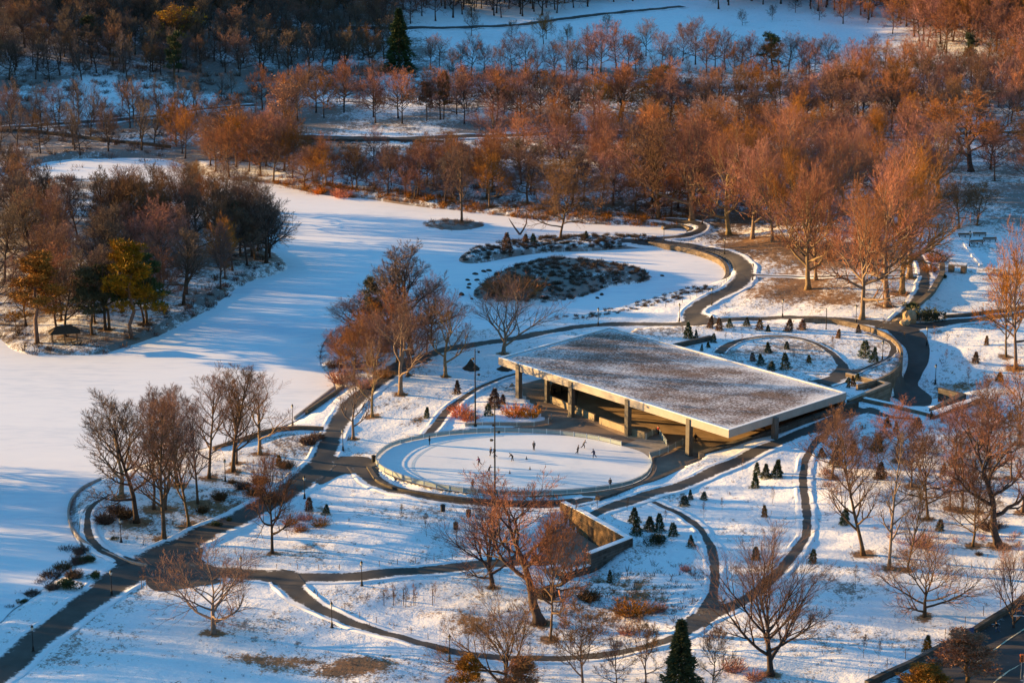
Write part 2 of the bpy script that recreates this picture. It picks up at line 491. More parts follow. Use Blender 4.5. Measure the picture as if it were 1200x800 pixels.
M['grey_twig'] = simple('grey twigs', (.135, .096, .076), .9, .3, .4, obj=True, rnd=.25)
M['gold_leaf'] = simple('dry gold leaves', (.42, .20, .035), .8, .35, .5, obj=True, rnd=.15)
M['needle'] = simple('dark green needles', (.050, .066, .030), .8, .4, .7, obj=True, rnd=.2)
M['olive_needle'] = simple('olive needles', (.24, .110, .022), .8, .4, .6, obj=True, rnd=.2)
M['bronze_needle'] = simple('bronze needles', (.14, .075, .030), .8, .4, .8, obj=True, rnd=.2)
M['red_stem'] = simple('red stems', (.50, .165, .035), .8, .35, .8, obj=True, rnd=.2)
M['brown_stem'] = simple('brown stems', (.105, .065, .045), .9, .4, .8, obj=True, rnd=.3)
M['dark_stem'] = simple('dark brown stems', (.085, .060, .046), .9, .4, .5, rnd=.2)
M['straw'] = simple('dry straw grass', (.30, .19, .10), .9, .3, .8, obj=True, rnd=.2)
M['mulch'] = simple('dark mulch', (.075, .048, .034), .95, .4, 1.5)
M['skin'] = simple('skin', (.45, .28, .2), .6, .05, 3)
for nm, col in dict(black=(.015, .015, .02), navy=(.02, .03, .08), plum=(.18, .03, .10), red=(.30, .03, .03), grey=(.10, .10, .11), denim=(.05, .08, .15), white=(.6, .6, .6)).items():
    M['cloth_' + nm] = simple(nm + ' cloth', col, .85, .15, 6)

# ------------------------------------------------------------------ object helpers
def tag(o, label=None, cat=None, group=None, kind=None):
    if label: o['label'] = label
    if cat: o['category'] = cat
    if group: o['group'] = group
    if kind: o['kind'] = kind
    return o
def empty(name, loc, rz=0.0, label=None, cat=None, group=None):
    o = bpy.data.objects.new(name, None)
    C.objects.link(o)
    o.empty_display_size = .3
    o.location = loc
    o.rotation_euler = (0, 0, rz)
    return tag(o, label, cat, group)
def link(name, me, parent=None, loc=(0, 0, 0)):
    o = bpy.data.objects.new(name, me)
    C.objects.link(o)
    o.location = loc
    if parent is not None:
        o.parent = parent
    return o
def mesh_np(name, V, F, mats, midx=None, smooth_=False):
    me = bpy.data.meshes.new(name)
    me.from_pydata([tuple(v) for v in V] if not isinstance(V, list) else V, [], F)
    for m in (mats if isinstance(mats, (list, tuple)) else [mats]):
        me.materials.append(M[m] if isinstance(m, str) else m)
    if midx is not None:
        me.polygons.foreach_set('material_index', midx)
    if smooth_:
        me.polygons.foreach_set('use_smooth', [True] * len(me.polygons))
    me.update()
    return me
class MB:
    """collects simple solids; build() links them as one mesh object"""
    def __init__(s):
        s.V, s.F = [], []
    def box(s, c, d, rz=0.0):
        cx, cy, cz = c; dx, dy, dz = (k / 2 for k in d)
        b = len(s.V); co, si = math.cos(rz), math.sin(rz)
        for z in (-dz, dz):
            for x, y in ((-dx, -dy), (dx, -dy), (dx, dy), (-dx, dy)):
                s.V.append((cx + x * co - y * si, cy + x * si + y * co, cz + z))
        s.F += [(b, b + 3, b + 2, b + 1), (b + 4, b + 5, b + 6, b + 7), (b, b + 1, b + 5, b + 4), (b + 1, b + 2, b + 6, b + 5), (b + 2, b + 3, b + 7, b + 6), (b + 3, b, b + 4, b + 7)]
        return s
    def tube(s, pts, rad, n=8, cap=True):
        tube_into(s.V, s.F, pts, rad, n, cap)
        return s
    def lathe(s, prof, c=(0, 0, 0), n=12):
        b = len(s.V)
        for r, z in prof:
            for k in range(n):
                a = 2 * math.pi * k / n
                s.V.append((c[0] + r * math.cos(a), c[1] + r * math.sin(a), c[2] + z))
        for i in range(len(prof) - 1):
            for k in range(n):
                k2 = (k + 1) % n
                s.F.append((b + i * n + k, b + i * n + k2, b + (i + 1) * n + k2, b + (i + 1) * n + k))
        s.F.append(tuple(b + k for k in reversed(range(n))))
        s.F.append(tuple(b + (len(prof) - 1) * n + k for k in range(n)))
        return s
    def wall(s, pts, thick, zb, zt):
        """wall along plan points; zb and zt are numbers or lists (bottom and top heights)"""
        P = [np.array(p[:2], float) for p in pts]
        n = len(P)
        zb = [zb] * n if np.isscalar(zb) else zb
        zt = [zt] * n if np.isscalar(zt) else zt
        b = len(s.V)
        for i in range(n):
            d = P[min(i + 1, n - 1)] - P[max(i - 1, 0)]
            d /= max(np.linalg.norm(d), 1e-6)
            nn = np.array([-d[1], d[0]]) * thick / 2
            if 0 < i < n - 1:
                d1 = P[i] - P[i - 1]; d1 /= max(np.linalg.norm(d1), 1e-6)
                nn /= max(abs(d1 @ d), .4)
            l, r = P[i] + nn, P[i] - nn
            s.V += [(l[0], l[1], zb[i]), (r[0], r[1], zb[i]), (r[0], r[1], zt[i]), (l[0], l[1], zt[i])]
        for i in range(n - 1):
            a = b + 4 * i; c = a + 4
            s.F += [(a, a + 3, c + 3, c), (a + 1, c + 1, c + 2, a + 2), (a + 3, a + 2, c + 2, c + 3), (a, c, c + 1, a + 1)]
        e = b + 4 * (n - 1)
        s.F += [(b, b + 1, b + 2, b + 3), (e + 3, e + 2, e + 1, e)]
        return s
    def build(s, name, mat, parent=None, loc=(0, 0, 0), smooth_=False):
        return link(name, mesh_np(name, s.V, s.F, mat, smooth_=smooth_), parent, loc)
def tube_into(V, F, pts, rad, n=6, cap=True):
    pts = [np.asarray(p, float) for p in pts]
    if np.isscalar(rad):
        rad = [rad] * len(pts)
    b = len(V)
    for i, p in enumerate(pts):
        d = pts[min(i + 1, len(pts) - 1)] - pts[max(i - 1, 0)]
        d = d / max(np.linalg.norm(d), 1e-9)
        ref = np.array([1., 0, 0]) if abs(d[0]) < .8 else np.array([0, 1., 0])
        u = np.cross(d, ref); u /= np.linalg.norm(u)
        w = np.cross(d, u)
        for k in range(n):
            a = 2 * math.pi * k / n
            q = p + rad[i] * (math.cos(a) * u + math.sin(a) * w)
            V.append((q[0], q[1], q[2]))
    for i in range(len(pts) - 1):
        for k in range(n):
            k2 = (k + 1) % n
            F.append((b + i * n + k, b + (i + 1) * n + k, b + (i + 1) * n + k2, b + i * n + k2))
    if cap:
        F.append(tuple(b + k for k in range(n)))
        F.append(tuple(b + (len(pts) - 1) * n + k for k in reversed(range(n))))
def copy_tree(o, parent=None):
    c = o.copy()
    C.objects.link(c)
    if parent is not None:
        c.parent = parent
    for ch in list(o.children):
        copy_tree(ch, c)
    return c
def set_attr(me, name, vals):
    a = me.attributes.new(name, 'FLOAT', 'POINT')
    a.data.foreach_set('value', np.asarray(vals, np.float32))
# ------------------------------------------------------------------ ground sheet
def axis(*spans):
    out = []
    for a, b, st in spans:
        out += list(np.arange(a, b - 1e-6, st))
    return np.array(out + [spans[-1][1]])
xs = axis((-1500, -260, 40), (-260, -30, 1.6), (-30, 110, .7), (110, 230, 1.6), (230, 1500, 40))
ys = axis((200, 320, 4), (320, 380, 1.3), (380, 520, .7), (520, 760, 1.4), (760, 1200, 4), (1200, 3600, 40))
GX, GY = np.meshgrid(xs, ys)
GZZ = height(GX, GY)
FAST.update(x=xs, y=ys, z=GZZ)
nx, ny = len(xs), len(ys)
V = np.stack([GX.ravel(), GY.ravel(), GZZ.ravel()], 1)
ii = (np.arange(ny - 1)[:, None] * nx + np.arange(nx - 1)[None, :]).ravel()
Fq = np.stack([ii, ii + 1, ii + nx + 1, ii + nx], 1)
me = bpy.data.meshes.new('ground')
me.vertices.add(len(V)); me.vertices.foreach_set('co', V.ravel())
me.loops.add(Fq.size); me.loops.foreach_set('vertex_index', Fq.ravel())
me.polygons.add(len(Fq)); me.polygons.foreach_set('loop_start', np.arange(len(Fq)) * 4)
me.polygons.foreach_set('loop_total', np.full(len(Fq), 4))
me.polygons.foreach_set('use_smooth', np.ones(len(Fq), bool))
me.update(calc_edges=True)
me.materials.append(M['snow'])
# worn patches of straw grass: (px, py, rx, ry, amount)
BARE = [(560, 742, 70, 14, .16), (520, 735, 50, 14, .14), (720, 690, 60, 26, .08), (690, 720, 50, 20, .10), (640, 735, 50, 16, .16), (150, 620, 40, 16, .3), (260, 600, 50, 14, .3), (940, 300, 115, 48, .44), (860, 262, 60, 8, 0.39), (1040, 320, 40, 30, 0.23), (905, 344, 45, 14, 0.48), (985, 350, 45, 16, 0.50), (930, 330, 50, 10, 0.39), (880, 288, 60, 9, 0.47), (960, 300, 70, 14, 0.39), (1020, 300, 60, 14, 0.31), (850, 280, 40, 6, 0.31),
        (328, 784, 48, 11, .42), (392, 788, 42, 8, .46), (424, 778, 30, 8, .38), (296, 772, 40, 6, .36), (360, 775, 26, 5, .34), (310, 770, 60, 10, 0.33), (430, 780, 50, 12, 0.31), (200, 790, 60, 12, 0.12), (545, 725, 28, 20, 0.50), (500, 718, 26, 10, 0.39), (420, 775, 30, 12, 0.31), (480, 770, 50, 20, 0.20),
        (255, 742, 30, 7, 0.47), (270, 722, 40, 10, 0.23), (490, 490, 14, 8, 0.43), (470, 500, 30, 12, 0.23), (760, 690, 45, 25, 0.35), (720, 670, 40, 20, 0.27), (740, 720, 60, 20, 0.39), (620, 700, 50, 22, 0.27), (820, 460, 8, 2, 0.00),
        (1080, 560, 80, 40, 0.25), (1150, 500, 60, 30, 0.25), (1020, 640, 40, 14, 0.39), (1110, 410, 40, 25, 0.20), (1110, 455, 40, 10, 0.35), (1150, 450, 50, 30, 0.27), (1080, 735, 60, 12, 0.31), (1150, 640, 50, 25, 0.27),
        (880, 430, 100, 30, 0.12), (960, 400, 60, 20, 0.14), (560, 470, 40, 14, 0.27), (200, 600, 90, 30, 0.30), (280, 570, 80, 25, 0.33), (340, 520, 50, 20, 0.33), (380, 600, 40, 16, 0.35), (440, 480, 40, 20, 0.17),
        (650, 250, 200, 14, 0.39), (740, 235, 80, 12, 0.31), (900, 240, 200, 22, 0.27), (1040, 270, 60, 30, 0.27), (520, 235, 120, 10, 0.39), (850, 540, 60, 8, 0.27), (930, 510, 40, 6, 0.20), (870, 590, 60, 20, 0.12), (680, 690, 40, 14, 0.31),
        (760, 366, 60, 10, 0.23), (690, 372, 40, 6, 0.23), (640, 378, 40, 5, 0.16)]
bare = np.zeros(len(V))
for px, py, rx, ry, am in BARE:
    c = G(px, py)
    s_ = mpp(c)
    dep = PITCH + math.atan((py - 400) / FPX)
    wx, wy = rx * s_, ry * s_ / math.sin(dep)
    bare += am * np.exp(-((V[:, 0] - c.x) / wx) ** 2 - ((V[:, 1] - c.y) / wy) ** 2)
inl = inside(LAKE_W, V[:, 0], V[:, 1])
eP = edge_dist(PEN_W, V[:, 0], V[:, 1])
inP = inside(PEN_W, V[:, 0], V[:, 1])
in12 = inside(I1_W, V[:, 0], V[:, 1]) | inside(I2_W, V[:, 0], V[:, 1])
wood = .26 * np.ones(len(V))
wood += .50 * smooth(590, 650, V[:, 1]) * smooth(-60, -20, V[:, 0]) * (1 - .5 * smooth(880, 960, V[:, 1]) * (V[:, 0] > -30)) * ~inl
wood = np.where(inP, .8, wood)
wood = np.where(in12, 1.15, wood)
wood = np.where(V[:, 1] > 720, np.maximum(wood, 1.0 * smooth(-20, -60, V[:, 0])), wood)
mead = px_poly([(480, 6), (700, -6), (1000, -10), (1075, 20), (1040, 70), (800, 72), (500, 74)], 2, 9)
wood *= 1 - np.where(inside(mead, V[:, 0], V[:, 1]), smooth(0, 18, edge_dist(mead, V[:, 0], V[:, 1])), 0)
hk = px_poly([(30, 128), (60, 108), (130, 102), (240, 112), (250, 128), (140, 140), (40, 145)], 2, 3)
wood *= 1 - .8 * np.where(inside(hk, V[:, 0], V[:, 1]), smooth(0, 10, edge_dist(hk, V[:, 0], V[:, 1])), 0)
shore = np.exp(-(edge_dist(LAKE_W, V[:, 0], V[:, 1]) / 3.0) ** 2)
wood = np.maximum(wood, np.where(V[:, 1] > 590, 1.0, .55) * shore)
wood = np.where(inside(GARD_POLY, V[:, 0], V[:, 1]), .45, wood)
set_attr(me, 'bare', np.clip(bare, 0, 1.1))
set_attr(me, 'wood', np.clip(wood, 0, 1.3))
tag(link('ground', me), 'snow covered park lawns, banks and wooded slopes', None, None, 'structure')

# ------------------------------------------------------------------ sheets
def sheet(name, poly, zfun, mat, step=None, edge_w=None, label=None, kind='structure', parent=None):
    P = [np.array(p[:2], float) for p in poly]
    B = []
    for i in range(len(P)):
        a, b = P[i], P[(i + 1) % len(P)]
        n = max(1, int(np.linalg.norm(b - a) / (step or 1e9)))
        B += [a + (b - a) * k / n for k in range(n)]
    pts = [Vector(p) for p in B]
    nb = len(pts)
    if step:
        A = np.array(B)
        gx, gy = np.meshgrid(np.arange(A[:, 0].min(), A[:, 0].max(), step), np.arange(A[:, 1].min(), A[:, 1].max(), step))
        gx = gx.ravel() + .013; gy = gy.ravel() + .007
        ok = inside(B, gx, gy) & (edge_dist(B, gx, gy) > step * .45)
        pts += [Vector((a, b)) for a, b in zip(gx[ok], gy[ok])]
    vo, eo, fo, *_ = delaunay_2d_cdt(pts, [(i, (i + 1) % nb) for i in range(nb)], [], 1, 1e-4)
    X = np.array([v[0] for v in vo]); Y = np.array([v[1] for v in vo])
    Z = zfun(X, Y) if callable(zfun) else np.full(X.shape, float(zfun))
    F = []
    for f in fo:
        a = sum((X[f[i]] * Y[f[(i + 1) % 3]] - X[f[(i + 1) % 3]] * Y[f[i]]) for i in range(3))
        F.append(tuple(f) if a > 0 else tuple(reversed(f)))
    me = mesh_np(name, np.stack([X, Y, Z], 1), F, mat, smooth_=True)
    if edge_w:
        set_attr(me, 'edge', np.clip(1 - edge_dist(B, X, Y) / edge_w, 0, 1))
    else:
        set_attr(me, 'edge', np.zeros(len(X)))
    o = link(name, me, parent)
    if parent is None:
        tag(o, label, None, None, kind)
    return o
sheet('lake', LAKE_W, 0.0, 'lake', 12, None, 'frozen lake under smooth snow')

_pz = [0.05]
RIB, PATCHES = [], []
def ribbon(name, px, width, mat='path', label=None, n=10, world=False, bank=True):
    """queue a path; build_ribbons() lays them once all junctions are known"""
    W = np.array([[*p] if world else list(G(*p))[:2] for p in px])
    c = catmull(W, n)
    seg = np.r_[0, np.cumsum(np.linalg.norm(np.diff(c, axis=0), axis=1))]
    m = max(4, int(seg[-1] / 1.1))
    tt = np.linspace(0, seg[-1], m)
    c = np.stack([np.interp(tt, seg, c[:, 0]), np.interp(tt, seg, c[:, 1])], 1)
    w = np.interp(np.linspace(0, 1, m), np.linspace(0, 1, len(px)), width if not np.isscalar(width) else [width] * len(px))
    RIB.append(dict(name=name, c=c, w=w, mat=mat, label=label, bank=bank, done=False))
def build_ribbons():
    for r in RIB:
        if r['done']:
            continue
        r['done'] = True
        c, w = r['c'], r['w']; m = len(c)
        d = np.gradient(c, axis=0); d /= np.linalg.norm(d, axis=1)[:, None]
        nn = np.stack([-d[:, 1], d[:, 0]], 1)
        rg = np.random.default_rng(m * 7 + int(abs(c[0][0]) * 10))
        jit = [np.convolve(rg.normal(0, .30, m + 8), np.ones(5) / 5, 'same')[4:4 + m] for _ in range(2)]
        hgt = [np.clip(np.convolve(rg.normal(.8, 1.1, m + 4), np.ones(3) / 3, 'same')[2:2 + m], 0, 2) for _ in range(2)]
        prof = [(0, .80, -.10, 1.3), (0, .55, .05, 1.3), (0, .30, .09, 1.3), (0, .08, .04, 1.1), (0, -.15, 0, .9), (-.5, 0, 0, .5), (-1, 0, 0, 0)] if r['bank'] else [(0, 0, 0, 1), (-.12, 0, 0, .9), (-.5, 0, 0, .5), (-1, 0, 0, 0)]
        cols = [(-1,) + p for p in prof] + [(1,) + p for p in prof[-2::-1]]
        rows, zz, ee = [], [], []
        for side, k, off, z, e in cols:
            q = 0 if side < 0 else 1
            o = (w / 2 * (1 + k) + off + (jit[q] if k == 0 else jit[q] * (1 + k))) * side
            rows.append(c + nn * o[:, None]); zz.append(z * hgt[q]); ee.append(np.full(m, e))
        A = np.stack(rows, 1); Zb = np.stack(zz, 1); E = np.stack(ee, 1)
        # no banks where another path joins
        X, Y = A[..., 0], A[..., 1]
        hit = np.zeros(X.shape, bool)
        for o in RIB:
            if o is r or o['mat'] in ('yellow',):
                continue
            if abs(o['c'][:, 0].mean() - c[:, 0].mean()) > 400: continue
            cc = o['c'][::3]; ww = o['w'][::3]
            dd = np.sqrt((X[..., None] - cc[:, 0]) ** 2 + (Y[..., None] - cc[:, 1]) ** 2)
            hit |= (dd < ww / 2 + .9).any(-1)
        for pp in PATCHES:
            hit |= inside(pp, X, Y)
        Zb = np.where(hit, np.minimum(Zb, 0), Zb); E = np.where(hit, np.minimum(E, .6), E)
        _pz[0] += .006
        Zs = height(X, Y) + _pz[0] + Zb
        K = A.shape[1]
        Vv = np.concatenate([A, Zs[..., None]], 2).reshape(-1, 3)
        F = [(i * K + k, (i + 1) * K + k, (i + 1) * K + k + 1, i * K + k + 1)[::-1] for i in range(m - 1) for k in range(K - 1)]
        me = mesh_np(r['name'], Vv, F, r['mat'], smooth_=True)
        set_attr(me, 'edge', E.ravel())
        tag(link(r['name'], me), r['label'], None, None, 'structure')
def patch(name, px, mat='path', label=None, zs=None):
    poly = [np.array(list(G(*p))[:2]) for p in px]
    poly = list(catmull(poly, 4, True))
    PATCHES.append(poly)
    _pz[0] += .008
    z = _pz[0]
    return sheet(name, poly, lambda x, y: height(x, y) + z, mat, 1.3, None, label)

ribbon('path', [(-40, 820), (0, 788), (60, 738), (110, 702), (160, 665), (215, 638), (270, 612), (325, 584), (362, 556), (382, 530), (393, 502), (408, 478), (430, 458), (462, 436), (500, 417), (540, 407), (590, 399), (650, 388), (705, 381), (760, 380), (830, 377), (900, 373.5), (960, 373), (1020, 378), (1060, 384)],
       [6.0, 6.0, 6, 6.2, 7.5, 7, 6, 5.6, 5.4, 5.0, 4.4, 4.4, 4.6, 4.6, 4.4, 4.0, 4.0, 4.0, 4.0, 4.2, 4.2, 3.8, 3.8, 4, 5], label='asphalt promenade curving along the lake')
ribbon('path', [(190, 668), (240, 670), (300, 674), (350, 676), (420, 675), (480, 670), (530, 665), (565, 661), (600, 658), (645, 655)], [6, 6, 5.2, 4.6, 4.4, 4.2, 4.2, 4.4, 5, 6], label='asphalt path to the sunken entrance court')
ribbon('path', [(330, 676), (343, 690), (368, 709), (405, 727), (450, 742), (520, 760), (580, 770), (660, 772), (730, 764), (790, 747), (822, 724), (834, 700), (838, 672), (836, 648), (824, 624), (800, 604), (766, 588)],
       [4.5, 3.8, 3.0, 2.7, 2.6, 2.6, 2.6, 2.8, 2.6, 2.8, 3.4, 2.2, 2.0, 2.0, 1.8, 1.7, 1.6], label='narrow path looping through the south lawn')
ribbon('path', [(822, 726), (850, 714), (880, 698), (910, 672), (936, 642), (946, 612), (942, 575), (942, 548), (950, 526), (968, 508), (990, 497)], [3.4, 3.0, 2.6, 2.3, 2.1, 2.0, 1.9, 1.9, 1.9, 2.0, 2.2], label='narrow path climbing the east lawn')
ribbon('path', [(690, 606), (730, 590), (762, 579), (805, 566), (850, 546), (900, 523), (940, 506), (978, 491), (1012, 479)], [2.8, 3.4, 3.8, 3.8, 3.6, 3.4, 3.6, 4.0, 4.6], label='asphalt path rising beside the rink wall')
ribbon('path', [(1012, 479), (1040, 488), (1075, 492)], [2.6, 2.2, 1.6], label='path crossing the terrace')
ribbon('path', [(822, 380), (812, 367), (826, 355), (852, 342), (868, 330), (872, 317), (862, 304), (838, 294), (800, 287), (760, 284), (728, 282)], [7, 5, 5, 5, 5, 5, 5, 4.6, 4.2, 4, 3], label='asphalt path round the small pond')
ribbon('path', [(768, 280), (800, 277), (820, 270), (822, 264), (806, 260), (760, 256)], [3, 3, 3.2, 3.2, 3, 2.5], label='path spur at the head of the cove')
ribbon('path', [(872, 324), (920, 324), (980, 324), (1030, 324), (1080, 322)], 1.8, label='narrow path crossing the plane tree lawn')
ribbon('path', [(1046, 383), (1064, 366), (1078, 348), (1084, 330), (1082, 312), (1074, 300)], [5, 3.6, 3.2, 3.0, 2.8, 2.5], label='path climbing through the plane trees')
ribbon('path', [(1050, 384), (1100, 380), (1150, 374), (1230, 364)], [7, 4.5, 4.0, 4.0], label='path running east')
patch('path', [(1036, 382), (1062, 381), (1082, 390), (1089, 406), (1088, 424), (1080, 440), (1076, 452), (1092, 466), (1083, 476), (1052, 468), (1046, 456), (1058, 440), (1064, 425), (1061, 408), (1048, 395)], label='asphalt service drive bending round the garden wall')
patch('path', [(150, 655), (185, 647), (222, 633), (238, 642), (236, 655), (256, 668), (258, 682), (222, 688), (182, 692), (166, 676)], label='asphalt junction by the lake terrace')
patch('path', [(374, 546), (390, 535), (432, 536), (444, 554), (436, 562), (405, 555), (372, 568)], label='asphalt apron beside the rink')
ribbon('path', [(422, 547), (437, 562), (462, 574), (500, 582), (545, 588), (600, 592), (655, 592), (700, 587)], [4, 4.2, 4.2, 4, 3.8, 3.8, 3.6, 3.2], label='asphalt walk round the front of the rink')
ribbon('path', [(503, 510), (512, 497), (524, 482), (545, 465), (575, 449), (612, 437)], [2.4, 2.0, 1.9, 1.8, 1.6, 1.5], label='narrow path beside the planting bed')
ribbon('path', [(150, 660), (128, 650), (111, 638), (103, 620), (104, 602), (112, 590), (130, 580)], [2.2, 2.0, 1.8, 1.5, 1.5, 1.4, 1.2], label='curved walk on the lake terrace')
ribbon('path', [(455, 436), (475, 425), (500, 422)], [3, 4, 3], label='path stub by the lakeside trees')
# far park roads
ribbon('path', [(-30, 152), (40, 148), (110, 143), (180, 137), (240, 128), (300, 124)], 4.0, label='park road below the wooded hill')
ribbon('path', [(250, 146), (285, 152), (330, 158), (400, 162), (470, 163), (540, 160), (640, 157), (740, 156), (860, 160), (1000, 162), (1100, 160), (1230, 154)], 5.0, label='park road through the wood')
ribbon('path', [(400, 34), (500, 33), (560, 32), (640, 26), (720, 16), (800, 8)], 5.0, label='park road at the far meadow')
# street at the lower corner
ribbon('road', [(1050, 860), (1100, 818), (1160, 775), (1250, 722)], 17, 'road', 'city street with pale lane lines', bank=False)
for k, off in enumerate([(1050, 845, 1232, 716), (1080, 860, 1255, 738)]):
    a, b = G(off[0], off[1]), G(off[2], off[3])
    ribbon('lane_line', [(a.x, a.y), ((a.x + b.x) / 2, (a.y + b.y) / 2), (b.x, b.y)], .22, 'yellow', 'pale painted line on the city street', world=True, bank=False)

build_ribbons()
# ------------------------------------------------------------------ plaza and skating rink
RINK = [(441, 545), (446, 532), (468, 520), (520, 510.5), (580, 507), (640, 508.5), (690, 514), (728, 522.5), (750, 529), (761, 537), (764, 548), (756, 560), (735, 569), (700, 575.5), (650, 579.5), (600, 580.5), (550, 577.5), (500, 569.5), (460, 557.5)]
rinkW = np.array([U(a, b, Z0)[:2] for a, b in catmull(RINK, 6, True)])
sheet('plaza', PLAZA, Z0 + .015, 'paving', 1.6, None, 'brown paved plaza between rink and pavilion')
sheet('skating_rink', rinkW, Z0 + .07, 'ice', 3, None, 'oval outdoor ice rink')
ramp_w = [U(a, b, Z0)[:2] for a, b in [(728, 523), (748, 514), (768, 508), (792, 522), (778, 531), (758, 536), (745, 530)]]
sheet('ice_crossing', ramp_w, Z0 + .055, 'concrete', 2, None, 'pale slab linking the open rink to the covered one')
covered = [RL[:2] * .70 + RB[:2] * .30, RL[:2] * .1 + RB[:2] * .9, RR[:2] * .9 + RB[:2] * .1, RT[:2]]
cen = sum(covered) / 4
covered = [cen + (p - cen) * .84 for p in covered]
sheet('covered_rink', list(catmull(covered, 8, True)), Z0 + .04, simple('worn tan floor', (.38, .265, .165), .6, .25, .4), 3, None, 'tan floor of the covered rink')

# blue grey strip curving across the ice
arc = [U(a, b, Z0)[:2] for a, b in [(590, 511), (545, 515), (512, 522), (491, 534), (484, 546), (490, 557), (506, 566), (520, 571)]]
c = catmull(arc, 8)
dd = np.gradient(c, axis=0); dd /= np.linalg.norm(dd, axis=1)[:, None]; nn = np.stack([-dd[:, 1], dd[:, 0]], 1) * .3
Vv = [(*p, Z0 + .08) for q in zip(c + nn, c - nn) for p in q]
link('ice_arc', mesh_np('ice_arc', Vv, [(2 * i, 2 * i + 1, 2 * i + 3, 2 * i + 2)[::-1] for i in range(len(c) - 1)], simple('blue grey arc', (.45, .56, .66), .4, .1, 1)))['kind'] = 'structure'

def railing(name, pts, z, label, hgt=.9, sp=2.6, panel='panel', group=None, closed=False):
    P = np.array(pts)
    seg = np.r_[0, np.cumsum(np.linalg.norm(np.diff(P, axis=0), axis=1))]
    m = max(2, int(seg[-1] / sp) + 1)
    tt = np.linspace(0, seg[-1], m)
    Q = np.stack([np.interp(tt, seg, P[:, 0]), np.interp(tt, seg, P[:, 1])], 1)
    zf = z if callable(z) else (lambda p: z)
    zq = [zf(p) for p in Q]
    root = empty(name, (Q[0][0], Q[0][1], zq[0]), 0, label, 'railing', group)
    o0 = np.array([Q[0][0], Q[0][1], zq[0]])
    L = [(*(q - o0[:2]), zz - o0[2]) for q, zz in zip(Q, zq)]
    pm = None
    for q in L:
        if pm is None:
            b = MB(); b.box((0, 0, hgt / 2 + .02), (.11, .11, hgt + .08))
            pm = mesh_np('post', b.V, b.F, 'white')
        link('post', pm, root, q)
    fine = [np.array(p) for p in L]
    MB().tube([p + (0, 0, hgt) for p in fine], .05, 6).build('handrail', 'steel', root)
    w = MB(); w.wall([p for p in fine], .03, [p[2] + .12 for p in fine], [p[2] + hgt - .12 for p in fine])
    w.build('panel', panel, root)
    return root
nR = len(rinkW)
i0 = 7 * 6       # opening starts at (728,522)
i1 = 9 * 6       # and ends at (761,537)
loop = [rinkW[(i1 + k) % nR] for k in range(nR - (i1 - i0) + 1)]
railing('rink_railing', loop, Z0 + .03, 'pale panelled railing ringing the open oval ice rink')
# stone rim that holds the rink above the front walk
front = [(432, 546), (444, 562), (470, 572), (515, 579.5), (560, 584.5), (610, 587), (655, 586), (692, 582)]
fw = catmull([U(a, b, Z0) for a, b in front], 5)
o = MB().wall(fw, .8, -1.2, Z0 + .03).build('rink_retaining_wall', 'darkgranite')
tag(o, 'low dark stone rim below the near side of the ice rink', 'retaining wall')

# ------------------------------------------------------------------ pavilion
pav = empty('skating_pavilion', (*( (RL + RT + RR + RB)[:2] / 4), Z0), 0, 'open sided pavilion with huge flat snow dusted roof on granite columns', 'pavilion')
o0 = np.array(pav.location)
def rel(p, z):
    return (p[0] - o0[0], p[1] - o0[1], z - o0[2])
corners = [RL, RT, RR, RB]
cc = sum(p[:2] for p in corners) / 4
def inset(d):
    out = []
    for i in range(4):
        p0, p1, p2 = corners[i - 1][:2], corners[i][:2], corners[(i + 1) % 4][:2]
        a = (p0 - p1) / np.linalg.norm(p0 - p1); b = (p2 - p1) / np.linalg.norm(p2 - p1)
        out.append(p1 + (a + b) * d / abs(a[0] * b[1] - a[1] * b[0]))
    return out
def ring_slab(name, d0, d1, z0, z1, mat):
    A, B = inset(d0), inset(d1)
    V = [rel(p, z) for z in (z0, z1) for q in (A, B) for p in q]
    F = []
    for i in range(4):
        j = (i + 1) % 4
        F += [(i, j, 8 + j, 8 + i), (4 + j, 4 + i, 12 + i, 12 + j), (8 + i, 8 + j, 12 + j, 12 + i), (j, i, 4 + i, 4 + j)]
    me = mesh_np(name, V, F, mat)
    bm = bmesh.new(); bm.from_mesh(me); bmesh.ops.recalc_face_normals(bm, faces=bm.faces); bm.to_mesh(me); bm.free()
    return link(name, me, pav)
roof_ = ring_slab('roof', 0, .5, ROOF_TOP - 1.45, ROOF_TOP, 'fascia')
ring_slab('snow_cap', .04, .55, ROOF_TOP + .004, ROOF_TOP + .09, 'clean_snow').parent = roof_
I = inset(.45)
def slab(name, poly, z0, z1, mat):
    n = len(poly)
    V = [rel(p, z0) for p in poly] + [rel(p, z1) for p in poly]
    me = mesh_np(name, V, [tuple(range(n)), tuple(range(2 * n - 1, n - 1, -1))] + [(i, n + i, n + (i + 1) % n, (i + 1) % n) for i in range(n)], mat)
    bm = bmesh.new(); bm.from_mesh(me); bmesh.ops.recalc_face_normals(bm, faces=bm.faces); bm.to_mesh(me); bm.free()
    return link(name, me, pav)
slab('ceiling', I, ROOF_TOP - 1.2, ROOF_TOP - .35, 'concrete').parent = roof_
rp = sheet('planted_roof', [rel(p, 0)[:2] for p in inset(.47)], ROOF_TOP - .12 - o0[2], 'roof', 2.0, 5.0, parent=roof_)
def on_edge(a, b, px):
    """plan point of edge a-b seen in photo column px at roof level"""
    best = min(np.linspace(0, 1, 400), key=lambda t: abs(project((*(a[:2] * (1 - t) + b[:2] * t), 4))[0] - px))
    return a[:2] * (1 - best) + b[:2] * best
ang = math.atan2((RB - RL)[1], (RB - RL)[0])
out_f = np.array([(RL - RT)[0], (RL - RT)[1]]); out_f /= np.linalg.norm(out_f)
out_r = np.array([(RB - RL)[0], (RB - RL)[1]]); out_r /= np.linalg.norm(out_r)
